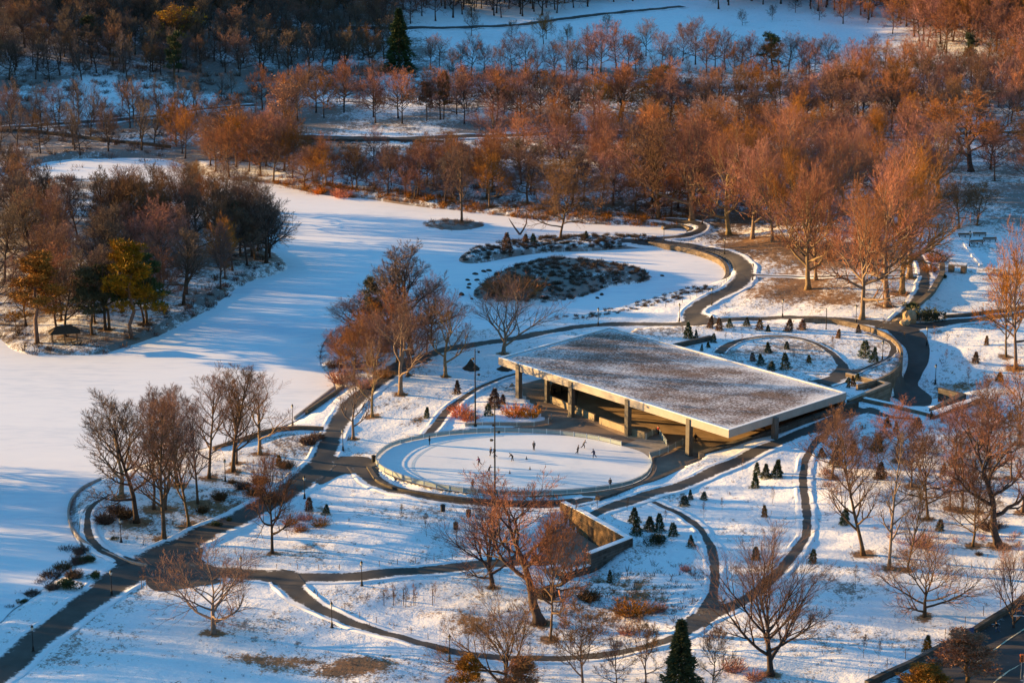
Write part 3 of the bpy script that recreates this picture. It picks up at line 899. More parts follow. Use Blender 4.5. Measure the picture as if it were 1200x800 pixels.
def column(p, z0, z1, w=.95):
    b = MB(); b.box((0, 0, (z0 + z1) / 2 - o0[2]), (w, w, z1 - z0))
    b.box((0, 0, z0 - o0[2] + .15), (w + .16, w + .16, .3)).V
    o = b.build('column', 'column', pav, (p[0] - o0[0], p[1] - o0[1], 0))
    o.rotation_euler.z = ang
for px in (607, 668.5, 735, 806.5):
    p = on_edge(RL, RB, px) - out_f * .28
    column(p, Z0 - .02 if px < 800 else -.5, ROOF_TOP - .25)
p = on_edge(RB, RR, 907) + out_r * -.2 + out_r * .42
column(p, hz(*p) - .3, ROOF_TOP - .25)
for px, py in ((641, 471),):
    p = U(px, py, Z0); column(p, Z0 - .02, ROOF_TOP - 1.3, .8)
for t in (.3, .65):
    p = RT[:2] * (1 - t) + RR[:2] * t - (RT - RL)[:2] * .05; column(p, Z0 - .02, ROOF_TOP - 1.3)
# rear wall, boards of the covered rink, service block
bw = MB()
q = [RT[:2] - (RT - RL)[:2] * .02, RR[:2] - (RT - RL)[:2] * .02]
bw.wall([rel(p, 0) for p in q], .5, -.02, ROOF_TOP - 1.35 - o0[2]).build('back_wall', 'granite', pav)
board_m = simple('tan rink boards', (.30, .24, .165), .7, .2, .8)
s1 = [U(645, 471, Z0), U(672, 482.5, Z0), U(697, 493.5, Z0)]
MB().wall([rel(p, 0) for p in s1], .35, -.01, 1.35).build('board_wall', board_m, pav)
s2 = [U(703, 496.5, Z0), U(730, 506, Z0), U(756, 514.5, Z0)]
MB().wall([rel(p, 0) for p in s2], .35, -.01, 1.35).build('board_wall', board_m, pav)
cv = catmull([U(644, 470, Z0), U(645, 464, Z0), U(652, 459, Z0), U(668, 456, Z0), U(688, 459, Z0)], 6)
MB().wall([rel(p, 0) for p in cv], .35, -.01, 2.2).build('curved_wall', 'concrete', pav)
s3 = [U(905, 480, 5), U(935, 468, 5)]
MB().wall([rel(p, 0) for p in s3], 3.0, -.01, 5.2).build('service_block', 'ochre', pav)
railing('bridge_railing', [U(757, 515, Z0)[:2], U(764, 510, Z0)[:2]], Z0 + .02, 'short pale railing at the gate between the two rinks', 1.1, 1.6)
railing('ramp_railing', [U(761, 537, Z0)[:2], U(778, 532, Z0)[:2], U(800, 521, Z0)[:2]], Z0 + .02, 'pale railing above the dark service pit', 1.15, 2.2)
railing('edge_railing', [U(758, 514, Z0)[:2], U(771, 507, Z0)[:2], U(781, 522, Z0)[:2]], Z0 + .02, 'pale angled railing under the pavilion roof edge', 1.15, 2.0)
railing('garden_railing', [U(a, b, Z0)[:2] for a, b in catmull([(545, 501), (580, 500), (620, 500), (642, 497), (646, 491)], 5)], Z0 + .02, 'thin dark railing along the planting bed above the rink', 1.0, 3.0, 'steel')
# east retaining wall
o = MB().wall(EASTW, 1.0, -1.8, [p[2] + .55 for p in EASTW]).build('retaining_wall', 'darkgranite')
tag(o, 'long dark granite wall climbing beside the pavilion and rink', 'retaining wall')
o = MB().wall([U(764, 551, Z0), U(768, 536, Z0), U(790, 524, Z0), U(806, 527, Z0)], .6, -1.8, Z0 + .05).build('pit_wall', 'darkgranite')
tag(o, 'low dark wall round the service pit at the rink end', 'retaining wall')

# ------------------------------------------------------------------ sunk entrance court
A = [U(660, 588, 1.4), U(684, 600, 1.7), U(737, 630, 2.2)]
t = empty('entrance_wall', (A[1][0], A[1][1], CZ), 0, 'tall ochre stone wall of the sunken court with a dark doorway', 'wall')
ro = np.array(t.location)
def rl(p, z=None):
    return (p[0] - ro[0], p[1] - ro[1], (p[2] if z is None else z) - ro[2])
MB().wall([rl(p) for p in A], 1.3, -.6, [p[2] - ro[2] for p in A]).build('wall', 'ochre', t)
MB().wall([rl(p) for p in A], 1.0, [p[2] - ro[2] + .003 for p in A], [p[2] - ro[2] + .12 for p in A]).build('snow_cap', 'clean_snow', t)
nA = np.array([-(A[2] - A[1])[1], (A[2] - A[1])[0]]); nA /= np.linalg.norm(nA)
if nA[0] > 0: nA = -nA
dp = A[1] * .76 + A[2] * .24
b = MB(); b.box((0, 0, 1.35), (1.9, .12, 2.7), math.atan2((A[2] - A[1])[1], (A[2] - A[1])[0]))
b.build('door', 'dark_bark', t, rl((*(dp[:2] + nA * .67), CZ)))
Bw = [U(737, 630, 2.2), U(690, 648, 2.2)]
B2 = [U(690, 648, 2.2), U(660, 670, .2)]
t = empty('court_parapet', (*Bw[1][:2], CZ), 0, 'dark granite wall of the sunken court stepping down with a snowy top', 'wall')
ro = np.array(t.location)
dB = (Bw[1] - Bw[0])[:2]; dB /= np.linalg.norm(dB)
MB().wall([rl(Bw[0] - np.array([*dB, 0]) * .5), rl(Bw[1])], .9, -.8, 2.2 - ro[2]).build('wall', 'darkgranite', t)
MB().wall([rl(Bw[0] - np.array([*dB, 0]) * .5), rl(Bw[1])], .95, 2.203 - ro[2], 2.34 - ro[2]).build('snow_cap', 'clean_snow', t)
MB().wall([rl(B2[0]), rl(B2[1])], .88, -.8, .2 - ro[2]).build('lower_wall', 'darkgranite', t)
MB().wall([rl(B2[0]), rl(B2[1])], .93, .203 - ro[2], .32 - ro[2]).build('snow_cap', 'clean_snow', t)
sheet('court_floor', COURT, CZ + .05, 'paving', 1.6, None, 'brown paving of the sunken entrance court')

# ------------------------------------------------------------------ garden terrace walls
gw = [U(a, b, GZ) for a, b in catmull(GARD[4:], 6)]
t = empty('garden_wall', (*gw[len(gw) // 2][:2], 0), 0, 'tall curved granite wall round the planted roof garden', 'wall')
ro = np.array(t.location)
MB().wall([rl(p, 0) for p in gw], .5, -.6, GZ + 1.0).build('wall', 'granite', t)
MB().wall([rl(p, 0) for p in gw], .55, GZ + 1.003, GZ + 1.06).build('coping', 'granite', t)
pw = [U(992, 437, GZ + .9), U(1041, 449, GZ + .9), U(994, 469, GZ + .9)]
t = empty('planter_wall', (*pw[1][:2], 0), 0, 'sharp cornered granite planter wall in front of the curved garden wall', 'wall')
ro = np.array(t.location)
MB().wall([rl(p, 0) for p in pw], .6, 0, GZ + .9).build('wall', 'granite', t)
MB().wall([rl(p, 0) for p in pw], .66, GZ + .903, GZ + 1.0).build('coping', 'concrete', t)
gp = catmull([U(a, b, GZ)[:2] for a, b in [(1000, 452), (985, 441), (972, 446), (958, 455)]], 6)
for pxs, wd_, lab in [([(843, 414), (852, 406), (870, 399), (905, 394), (940, 398), (965, 408), (980, 420), (988, 432), (980, 444), (962, 450)], [3, 2.4, 1.9, 1.4, 1.4, 1.6, 2.0, 2.6, 4.5, 6], 'curved walk circling the roof garden'),
                 ([(980, 436), (1000, 437), (1030, 425), (1046, 415), (1042, 402), (1015, 391)], [5, 1.2, .9, 1.6, 1.8, 1.2], 'gravel strip inside the garden wall')]:
    W = [U(a, b, GZ)[:2] for a, b in pxs]
    ribbon('path', W, wd_, 'path', lab, world=True, bank=False)
build_ribbons()
cw = [U(1013, 466, 5.0), U(1060, 476, 5.0), U(1093, 484.5, 5.0), U(1148, 465, 5.0)]
t = empty('terrace_wall', (*cw[1][:2], 0), 0, 'angular granite wall below the service drive with snow along its top', 'wall')
ro = np.array(t.location)
MB().wall([rl(p, 0) for p in cw], .8, 0, 5.0).build('wall', 'granite', t)
MB().wall([rl(p, 0) for p in cw], .9, 5.003, 5.1).build('snow_cap', 'clean_snow', t)
cw = [U(1101, 454, 4.9), U(1128, 461, 4.9), U(1091, 479, 4.9)]
tag(MB().wall(cw, .8, 0, 4.9).build('bin_enclosure', 'darkgranite'), 'dark V shaped granite wall at the end of the drive', 'wall')
cw = [U(790, 403, GZ + 1), U(833, 393, GZ + 1)]
tag(MB().wall(cw, .8, 3, GZ + 1).build('stair_wall', 'darkgranite'), 'short dark wall in the snow behind the pavilion roof', 'wall')

# lake edge walls
lw = [(172, 660), (150, 655), (125, 645), (100, 633), (86, 618), (80, 600), (84, 583), (97, 569), (118, 559)]
lwW = catmull([U(a, b, .9) for a, b in lw], 6)
tag(MB().wall(lwW, .35, -.6, .8).build('lake_wall', 'kerb'), 'curved stone wall edging the lake terrace', 'wall')
lw = [(108, 655), (104, 640), (106, 622)]
pwW = catmull([U(a, b, 1.2) for a, b in [(760, 283.5), (800, 289.5), (825, 296), (844, 304), (852, 314), (850, 326), (836, 335)]], 6)
tag(MB().wall(pwW, .9, -.8, 1.3).build('pond_wall', 'granite'), 'curved stone wall holding the end of the small pond', 'wall')
pwW = catmull([U(a, b, .9) for a, b in [(776, 265), (796, 263), (809, 267), (806, 271)]], 6)
tag(MB().wall(pwW, .8, -.8, .9).build('cove_wall', 'granite'), 'low lit stone wall at the tip of the far cove', 'wall')
hw = [(250, 523), (290, 510), (320, 501), (350, 498.5), (379, 499.5)]
hwW = catmull([U(a, b, 1.6) for a, b in hw], 5)
tag(MB().wall(hwW, .5, 0, 1.55).build('terrace_bench_wall', 'wood'), 'low dark wall between the lakeside tree group and the ice', 'wall')
for a, b, z in [((359, 480), (403, 451), 1.0), ((345, 488), (392, 452), .6)]:
    p, q = U(*a, z), U(*b, z)
    tag(MB().wall([p, q], .5 if z > .8 else .3, -.4, z).build('landing_wall', 'granite' if z > .8 else 'kerb'), 'raised stone edge of the lake landing' if z > .8 else 'thin kerb where the lake landing meets the ice', 'wall')
# ------------------------------------------------------------------ bare trees
def unit(v):
    return v / max(np.linalg.norm(v), 1e-9)
def perp(d, az):
    ref = np.array([0, 0, 1.]) if abs(d[2]) < .9 else np.array([1., 0, 0])
    u = unit(np.cross(d, ref)); w = np.cross(d, u)
    return u * math.cos(az) + w * math.sin(az)
def tris(tw):
    """one thin tapering triangle per twig"""
    A = np.array([t[0] for t in tw]); B = np.array([t[1] for t in tw]); w = np.array([t[2] for t in tw])
    rg = np.random.default_rng(len(tw))
    d = B - A
    s = np.cross(d, rg.normal(size=d.shape)); s /= np.maximum(np.linalg.norm(s, axis=1), 1e-9)[:, None]
    V = np.stack([A - s * w[:, None] / 2, A + s * w[:, None] / 2, B], 1).reshape(-1, 3)
    F = np.arange(len(V)).reshape(-1, 3)
    return V, F
class Tree:
    def __init__(s, seed, H, bare=.28, lead=.85, nl=14, ang=(72, 28), ll=(.42, .2), trop=.10, wob=.12, n2=7, n3=6, n4=6, tw=.034, r0=None, lean=0, sub=48, tl=1.0, sag=0):
        rg = s.rg = np.random.default_rng(seed)
        s.V, s.F, s.cV, s.cF, s.tw = [], [], [], [], []
        s.n = (0, n2, n3, n4); s.twd = tw; s.trop = trop; s.wob = wob; s.sub = sub; s.tl = tl; s.sag = sag
        s.H = H
        r0 = r0 or H * .017 + .08
        pts = []; p = np.array([0., 0, -.4]); d = unit(np.array([lean, 0, 1.]))
        n = 11
        for i in range(n):
            pts.append(p)
            d = unit(d + rg.normal(0, wob * .45, 3) * (1, 1, .2) + (0, 0, .08))
            p = p + d * (lead * H + .4) / (n - 1)
        rad = [r0 * (1 - .78 * (i / (n - 1)) ** .9) for i in range(n)]
        rad[0] = r0 * 1.5
        tube_into(s.V, s.F, pts, rad, 8)
        pts = np.array(pts)
        az = rg.uniform(0, 6)
        for i in range(nl):
            u = i / max(nl - 1, 1)
            t = bare / lead + (1 - bare / lead) * u ** .85
            t = min(t, .995)
            k = t * (n - 1); j = int(min(k, n - 2)); f = k - j
            pos = pts[j] * (1 - f) + pts[j + 1] * f
            r = rad[j] * (1 - f) + rad[j + 1] * f
            az += 2.399 + rg.normal(0, .35)
            a = R(ang[0] + (ang[1] - ang[0]) * u + rg.normal(0, 7))
            dd = np.array([math.cos(az) * math.sin(a), math.sin(az) * math.sin(a), math.cos(a)])
            L = H * (ll[0] + (ll[1] - ll[0]) * u) * rg.uniform(.78, 1.15)
            s.branch(1, pos, dd, L, min(r * .82, r0 * .64))
    def branch(s, lvl, p, d, L, r):
        rg = s.rg
        ns = (0, 7, 5, 3)[lvl]
        pts = [p]
        for i in range(ns):
            d = unit(d + rg.normal(0, s.wob * (1, 1, 1.2, 1.3)[lvl], 3) + np.array([0, 0, s.trop * (1 if lvl < 3 else .6) - s.sag * (lvl == 1) * (1 - i / ns)]))
            p = p + d * L / ns
            pts.append(p)
        rad = [max(r * (1 - .82 * i / ns), .012) for i in range(ns + 1)]
        if lvl < 3:
            tube_into(s.V, s.F, pts, rad, 5 if lvl == 1 else 4, False)
        else:
            tube_into(s.cV, s.cF, pts, rad, 3, False)
        nc = s.n[lvl]
        az = rg.uniform(0, 6)
        P = np.array(pts)
        for c in range(nc):
            t = (.22 if lvl == 1 else .15) + (.80 if lvl == 1 else .85) * (c + rg.uniform(.2, .9)) / nc
            t = min(t, 1.0)
            k = t * ns; j = int(min(k, ns - 1)); f = k - j
            pos = P[j] * (1 - f) + P[j + 1] * f
            ax = unit(P[j + 1] - P[j])
            az += 2.4 + rg.normal(0, .5)
            a = R(s.sub + rg.normal(0, 10)) * (1 - .45 * t)
            dd = unit(ax * math.cos(a) + perp(ax, az) * math.sin(a))
            cl = L * (.62 - .30 * t) * rg.uniform(.75, 1.25)
            if lvl < 3:
                s.branch(lvl + 1, pos, dd, cl * (1 if lvl == 1 else 1.1), max(rad[j] * .62, .016))
            else:
                cl = max(cl, .5) * s.tl
                e = pos + unit(dd + np.array([0, 0, .15])) * cl
                s.tw.append((pos, e, s.twd * rg.uniform(.8, 1.2)))
    def meshes(s, bark, twig):
        tV, tF = tris(s.tw)
        b = len(s.cV)
        cV = s.cV + [tuple(v) for v in tV]
        cF = s.cF + [tuple(f + b) for f in tF]
        top = max(v[2] for v in cV)
        w = np.percentile(np.abs(np.array(cV)[:, :2]), 97) * 2
        return dict(trunk=mesh_np('trunk', s.V, s.F, bark, smooth_=True), crown=mesh_np('crown', cV, cF, twig), H=top, W=w, raw=None)

PROTO = {}
def proto(kind, variants, **kw):
    bark, twig = kw.pop('bark'), kw.pop('twig')
    PROTO[kind] = [Tree(sd, **kw).meshes(bark, twig) for sd in variants]
proto('round', (11, 12, 13, 14, 15), H=17, bare=.22, lead=.74, nl=17, ang=(82, 22), ll=(.50, .42), trop=.08, n2=8, n3=7, n4=9, tw=.056, bark='bark', twig='twig')
proto('rust', (21, 22, 23, 24), H=17, bare=.26, lead=.68, nl=17, ang=(84, 18), ll=(.52, .46), trop=.08, n2=8, n3=7, n4=9, tw=.052, bark='bark', twig='red_twig')
proto('grey', (31, 32, 33), H=16, bare=.24, lead=.86, nl=15, ang=(68, 22), ll=(.42, .26), trop=.10, n2=7, n3=6, n4=9, tw=.055, bark='dark_bark', twig='grey_twig')
proto('plane', (41, 42, 43, 44), H=27, bare=.20, lead=.70, nl=17, ang=(78, 16), ll=(.50, .44), trop=.10, wob=.13, n2=9, n3=8, n4=9, tw=.046, bark='pale_bark', twig='red_twig', r0=.78)
proto('pale', (51, 52), H=20, bare=.22, lead=.72, nl=9, ang=(52, 18), ll=(.50, .38), trop=.14, wob=.15, n2=7, n3=7, n4=8, tw=0.042, bark='pale_bark', twig='twig', r0=.42)
proto('fan', (55, 56), H=18, bare=.12, lead=.5, nl=9, ang=(58, 12), ll=(.66, .62), trop=.10, wob=.12, n2=8, n3=7, n4=7, tw=.034, bark='pale_bark', twig='twig', r0=.42, sub=42)
proto('vase', (61, 62), H=24, bare=.14, lead=.62, nl=15, ang=(58, 12), ll=(.60, .55), trop=.11, wob=.06, n2=9, n3=8, n4=8, tw=0.036, bark='dark_bark', twig='twig', r0=.55, sub=38)
proto('oak', (71, 72), H=16, bare=.24, lead=.72, nl=13, ang=(80, 20), ll=(.58, .44), trop=.09, wob=.15, n2=9, n3=8, n4=9, tw=0.047, bark='dark_bark', twig='red_twig', r0=.5)
proto('widepale', (83,), H=12, bare=.16, lead=.6, nl=13, ang=(80, 16), ll=(.66, .6), trop=.08, wob=.12, n2=8, n3=7, n4=7, tw=.034, bark='pale_bark', twig='twig', r0=.36)
proto('wide', (81, 82), H=12, bare=.10, lead=.6, nl=12, ang=(74, 20), ll=(.72, .6), trop=.07, wob=.13, n2=9, n3=8, n4=8, tw=0.034, bark='dark_bark', twig='twig', r0=.34)
proto('slim', (91, 92, 93), H=20, bare=.22, lead=.93, nl=20, ang=(54, 20), ll=(.36, .18), trop=.14, n2=7, n3=6, n4=8, tw=0.034, bark="bark", twig="twig", r0=.30)
proto('lean', (101,), H=21, bare=.25, lead=.80, nl=10, ang=(60, 20), ll=(.42, .30), trop=.12, wob=.2, n2=8, n3=8, n4=9, tw=0.044, bark='dark_bark', twig='red_twig', r0=.55, lean=-.22)
proto('birch', (111,), H=22, bare=.22, lead=.95, nl=18, ang=(55, 25), ll=(.26, .09), trop=.08, wob=.07, n2=5, n3=4, n4=5, tw=.026, bark='pale_bark', twig='grey_twig', r0=.30)
proto('sapling', (121, 122), H=5, bare=.25, lead=.95, nl=9, ang=(40, 20), ll=(.34, .16), trop=.12, n2=5, n3=3, n4=3, tw=.022, bark='bark', twig='twig', r0=.06)
proto('small', (131, 132, 133), H=9, bare=.18, lead=.75, nl=12, ang=(70, 25), ll=(.48, .3), trop=.08, n2=7, n3=6, n4=8, tw=0.039, bark='bark', twig='twig', r0=.17)
proto('far', (141, 142, 143, 144, 145), H=17, bare=.24, lead=.70, nl=15, ang=(84, 20), ll=(.52, .44), trop=.07, n2=7, n3=6, n4=7, tw=.08, bark='dark_bark', twig='twig')
proto('fargrey', (146, 147, 148), H=14, bare=.2, lead=.84, nl=12, ang=(70, 22), ll=(.46, .3), trop=.09, n2=6, n3=5, n4=6, tw=.055, bark='dark_bark', twig='grey_twig')  # far trees in grey, a tone that also stands in for hillside shade
proto('farrust', (151, 152, 153, 154), H=17, bare=.26, lead=.66, nl=15, ang=(84, 18), ll=(.52, .46), trop=.07, n2=7, n3=6, n4=7, tw=.085, bark='dark_bark', twig='red_twig')
for p in PROTO['vase'] + PROTO['wide']:
    pass

# leaf clusters kept on some trees through winter
def leafy(base, seed, mat, dens=2200, sz=.28, zlo=.25, keep=.6):
    """copy of a crown with dry leaves or needles clustered on its twigs"""
    rg = np.random.default_rng(seed)
    me = base['crown']
    co = np.empty(len(me.vertices) * 3); me.vertices.foreach_get('co', co); co = co.reshape(-1, 3)
    c = co[co[:, 2] > base['H'] * zlo]
    cl = c[rg.integers(0, len(c), int(dens * .05))]
    p = cl[rg.integers(0, len(cl), dens)] + rg.normal(0, .55, (dens, 3))
    s = rg.uniform(.5, 1.2, dens) * sz
    a = rg.normal(size=(dens, 3)); a /= np.linalg.norm(a, axis=1)[:, None]
    b = np.cross(a, rg.normal(size=(dens, 3))); b /= np.linalg.norm(b, axis=1)[:, None]
    V = np.stack([p - a * s[:, None], p + b * s[:, None] * .5, p + a * s[:, None], p - b * s[:, None] * .5], 1).reshape(-1, 3)
    F = [tuple(range(4 * i, 4 * i + 4)) for i in range(dens)]
    return mesh_np('foliage', V, F, mat)
PROTO['goldleaf'] = []
for k in (0, 1):
    p = dict(PROTO['round'][k]); p['foliage'] = leafy(p, 5 + k, 'gold_leaf', 2600, .30); PROTO['goldleaf'].append(p)

# ------------------------------------------------------------------ evergreens
def needle_cloud(rg, centres, rad, n, size, flat=.6):
    k = len(centres)
    c = centres[rg.integers(0, k, n)]
    rr = rad if np.isscalar(rad) else np.asarray(rad)[rg.integers(0, k, n)][:, None]
    q = rg.normal(size=(n, 3)) * (1, 1, flat)
    q /= np.maximum(np.linalg.norm(q, axis=1), 1e-6)[:, None]
    p = c + q * rr * rg.uniform(.2, 1, (n, 1)) ** .5 * (1, 1, flat)
    d = unit_rows(q + rg.normal(0, .5, (n, 3)) + (0, 0, .35))
    s = size * rg.uniform(.6, 1.3, (n, 1))
    w = unit_rows(np.cross(d, rg.normal(size=(n, 3)))) * s * .16
    V = np.stack([p - w, p + w, p + d * s], 1).reshape(-1, 3)
    return V
def unit_rows(a):
    return a / np.maximum(np.linalg.norm(a, axis=1), 1e-9)[:, None]
def pine(seed, H, mat, bare=.35, spread=.26, n=9000):
    rg = np.random.default_rng(seed)
    V, F = [], []
    pts = [np.array([rg.normal(0, .12) * i, rg.normal(0, .12) * i, H * .96 * i / 7 - .3 * (i == 0)]) for i in range(8)]
    tube_into(V, F, pts, [H * .018 * (1 - .8 * i / 7) + .04 for i in range(8)], 7)
    P = np.array(pts); cen = []; rad = []
    for i in range(26):
        t = bare + (1 - bare) * (i / 25) ** .9
        k = min(t * 7, 6.99); j = int(k); pos = P[j] + (P[j + 1] - P[j]) * (k - j)
        az = i * 2.4 + rg.normal(0, .5)
        L = H * spread * (1.05 - .75 * (t - bare) / (1 - bare)) * rg.uniform(.6, 1.15)
        d = np.array([math.cos(az), math.sin(az), rg.uniform(.05, .45)])
        q = [pos, pos + d * L * .55, pos + d * L * (1, 1, 1.25)]
        tube_into(V, F, q, [.10, .06, .025], 4, False)
        for f in (.55, .8, 1.0):
            cen.append(pos + d * L * f + rg.normal(0, .3, 3)); rad.append(H * .065 * rg.uniform(.7, 1.25))
    nv = needle_cloud(rg, np.array(cen), rad, n, .55, .55)
    return dict(trunk=mesh_np('trunk', V, F, 'bark', smooth_=True), crown=mesh_np('crown', nv, np.arange(len(nv)).reshape(-1, 3).tolist(), mat), H=H, W=H * spread * 2)
def spruce(seed, H, Rr, mat, n=5000, dens=1.0, shape=1.0, size=.3):
    rg = np.random.default_rng(seed)
    V, F = [], []
    tube_into(V, F, [np.array([0, 0, -.2]), np.array([0, 0, H * .5]), np.array([0, 0, H])], [H * .02 + .03, H * .012 + .02, .01], 6)
    u = rg.uniform(0, 1, n) ** 1.0
    tier = .82 + .18 * np.sin(u * H * 7 / max(H / 4, 1) + rg.normal(0, .4, n))
    r = Rr * (1 - u) ** shape * tier * rg.uniform(.35, 1.05, n) ** .6
    az = rg.uniform(0, 2 * math.pi, n)
    lob = 1 + .14 * np.sin(3 * az + u * 9 + seed) + .1 * np.sin(7 * az - u * 14)
    r = r * lob * (1 - .45 * (np.sin(5 * az + seed * 3 + u * 25) > .55) * rg.uniform(.3, 1, n))
    z = H * (.04 + .94 * u)
    p = np.stack([r * np.cos(az), r * np.sin(az), z - r * .25], 1)
    d = unit_rows(np.stack([np.cos(az), np.sin(az), rg.uniform(-.5, .5, n)], 1) + rg.normal(0, .35, (n, 3)))
    s = (size * rg.uniform(.6, 1.3, n))[:, None]
    w = unit_rows(np.cross(d, rg.normal(size=(n, 3)))) * s * .22
    nv = np.stack([p - w, p + w, p + d * s], 1).reshape(-1, 3)
    if H < 5:
        pick = rg.choice(n, n // 14, False)
        q = p[pick] + (0, 0, .10); k = len(q)
        a = rg.uniform(0, 6.28, k); e1 = np.stack([np.cos(a), np.sin(a), rg.uniform(-.3, .1, k)], 1) * size * rg.uniform(.3, .7, (k, 1)); e2 = np.stack([-np.sin(a), np.cos(a), np.zeros(k)], 1) * size * .3
        sv = np.stack([q - e1, q + e2, q + e1, q - e2], 1).reshape(-1, 3)
        fc = np.arange(len(nv)).reshape(-1, 3).tolist()
        crown = mesh_np('crown', np.concatenate([nv, sv]), fc + [tuple(range(len(nv) + 4 * i, len(nv) + 4 * i + 4)) for i in range(k)], [mat, 'clean_snow'], [0] * len(fc) + [1] * k)
    else:
        crown = mesh_np('crown', nv, np.arange(len(nv)).reshape(-1, 3).tolist(), mat)
    return dict(trunk=mesh_np('trunk', V, F, 'bark'), crown=crown, H=H, W=Rr * 2)
PROTO['pine'] = [pine(1, 17, 'olive_needle'), pine(2, 16, 'olive_needle', .3, .3), pine(3, 18, 'needle', .4, .24)]
PROTO['darkpine'] = [pine(4, 17, 'needle', .3, .25), pine(5, 15, 'needle', .25, .28)]
PROTO['spruce'] = [spruce(1, 22, 5.0, 'needle', 9000, size=.8, shape=.8), spruce(2, 20, 4.4, 'needle', 9000, size=.8, shape=.85)]
PROTO['smallspruce'] = [spruce(k, h, r, 'needle', nn, size=.30, shape=sh) for k, h, r, nn, sh in ((3, 3.2, 1.25, 2200, 1.0), (4, 3.4, 1.0, 1500, .8), (5, 3.0, 1.45, 2200, .9), (15, 3.0, 1.2, 1300, .7), (16, 3.3, 1.5, 1700, 1.15), (17, 2.8, 1.1, 1500, .6))]
PROTO['smallbronze'] = [spruce(6, 3.0, 1.2, 'bronze_needle', 2400, size=.26, shape=.7), spruce(7, 3.2, 1.3, 'bronze_needle', 2400, size=.26, shape=.6)]
PROTO['holly'] = [spruce(8, 3.0, .95, 'needle', 2600, size=.24, shape=.45), spruce(9, 3.0, 1.0, 'olive_needle', 2600, size=.24, shape=.45)]

# ------------------------------------------------------------------ shrubs
def shrub_geo(seed, Rr, H, n=170, up=.9, w=.035, fine=4):
    rg = np.random.default_rng(seed)
    tw = []
    for i in range(n):
        az = rg.uniform(0, 2 * math.pi); rr = Rr * .55 * math.sqrt(rg.uniform())
        b = np.array([rr * math.cos(az), rr * math.sin(az), -.05])
        d = unit(np.array([math.cos(az) * rr / Rr * 1.2, math.sin(az) * rr / Rr * 1.2, up]) + rg.normal(0, .28, 3))
        L = H * rg.uniform(.55, 1.1) * (1.1 - .4 * rr / Rr)
        m = b + d * L * .5; e = m + unit(d + rg.normal(0, .25, 3)) * L * .5
        tw += [(b, m, w * 1.5), (m - d * .06, e, w)]
        for k in range(fine):
            q = b + (e - b) * rg.uniform(.35, .95)
            tw.append((q, q + unit(d + rg.normal(0, .55, 3)) * L * rg.uniform(.15, .35), w * .8))
    return tris(tw)
SHRUB = {}
for kind, mat, par in (('red', 'red_stem', dict(Rr=1.3, H=1.5, n=150, w=.05)), ('brown', 'brown_stem', dict(Rr=1.5, H=1.6, n=280, w=.075)), ('straw', 'straw', dict(Rr=.8, H=1.0, n=120, w=.05, fine=1)), ('rusty', 'red_twig', dict(Rr=1.7, H=1.9, n=210, w=.05)), ('evergreen', None, None)):
    SHRUB[kind] = []
    for sd in (1, 2, 3):
        if kind == 'evergreen':
            rg = np.random.default_rng(sd)
            cen = rg.normal(0, .45, (9, 3)) * (1, 1, .4) + (0, 0, .6)
            nv = needle_cloud(rg, cen, .6, 1800, .26, .8)
            SHRUB[kind].append((mesh_np('shrub', nv, np.arange(len(nv)).reshape(-1, 3).tolist(), 'needle'), 1.3, 1.4))
        else:
            v, f = shrub_geo(sd, **par)
            SHRUB[kind].append((mesh_np('shrub', v, f.tolist(), mat), par['Rr'], par['H']))

rnd = random.Random(5)
NT = {'n': 0}
BASES = []
KINDNAME = dict(pine='pine_tree', darkpine='pine_tree', spruce='spruce_tree', smallspruce='small_conifer', smallbronze='small_conifer', holly='small_evergreen', sapling='sapling')
KINDCAT = dict(pine='pine tree', darkpine='pine tree', spruce='spruce tree', smallspruce='conifer', smallbronze='conifer', holly='evergreen', sapling='sapling')
def tree(kind, px, py, top=None, width=None, label='bare tree', group=None, var=None, loc=None, hm=None, rz=None, bark=None, name=None, cat=None):
    p = loc if loc is not None else G(px, py)
    pr = PROTO[kind][rnd.randrange(len(PROTO[kind])) if var is None else var % len(PROTO[kind])]
    if hm is None:
        dep = PITCH + math.atan((py - 400) / FPX)
        hm = (py - top) * mpp(p) / math.cos(dep)
    s = hm / pr['H']
    sx = s if width is None else width * mpp(p) / pr['W']
    t = empty(name or KINDNAME.get(kind, 'bare_tree'), p, rnd.uniform(0, 6.28) if rz is None else rz, label, cat or KINDCAT.get(kind, 'tree'), group)
    t.scale = (sx, sx, s)
    if kind in ('smallspruce', 'smallbronze', 'holly'):
        k = rnd.uniform(.8, 1.3)
        t.scale = (sx * k, sx * k * rnd.uniform(.8, 1.2), s * rnd.uniform(.78, 1.12))
        t.rotation_euler = (rnd.gauss(0, .06), rnd.gauss(0, .06), rnd.uniform(0, 6.28))
    tr = link('trunk', pr['trunk'], t)
    link('crown', pr['crown'], t)
    if pr.get('foliage'):
        link('foliage', pr['foliage'], t)
    NT['n'] += 1
    if hm > 5 and p[1] < 690:
        BASES.append((p[0], p[1], .5 + hm * .035))
    return t
def shrub(kind, px, py, wpx=None, label='', group=None, hs=1.0, var=None, wm=None, loc=None):
    p = loc if loc is not None else G(px, py)
    me, rr, hh = SHRUB[kind][rnd.randrange(3) if var is None else var]
    o = link('shrub', me, None, p)
    w = wm if wm is not None else wpx * mpp(p)
    s = w / (2 * rr)
    o.scale = (s, s, s * hs)
    o.rotation_euler.z = rnd.uniform(0, 6.28)
    return tag(o, label, 'shrub', group)
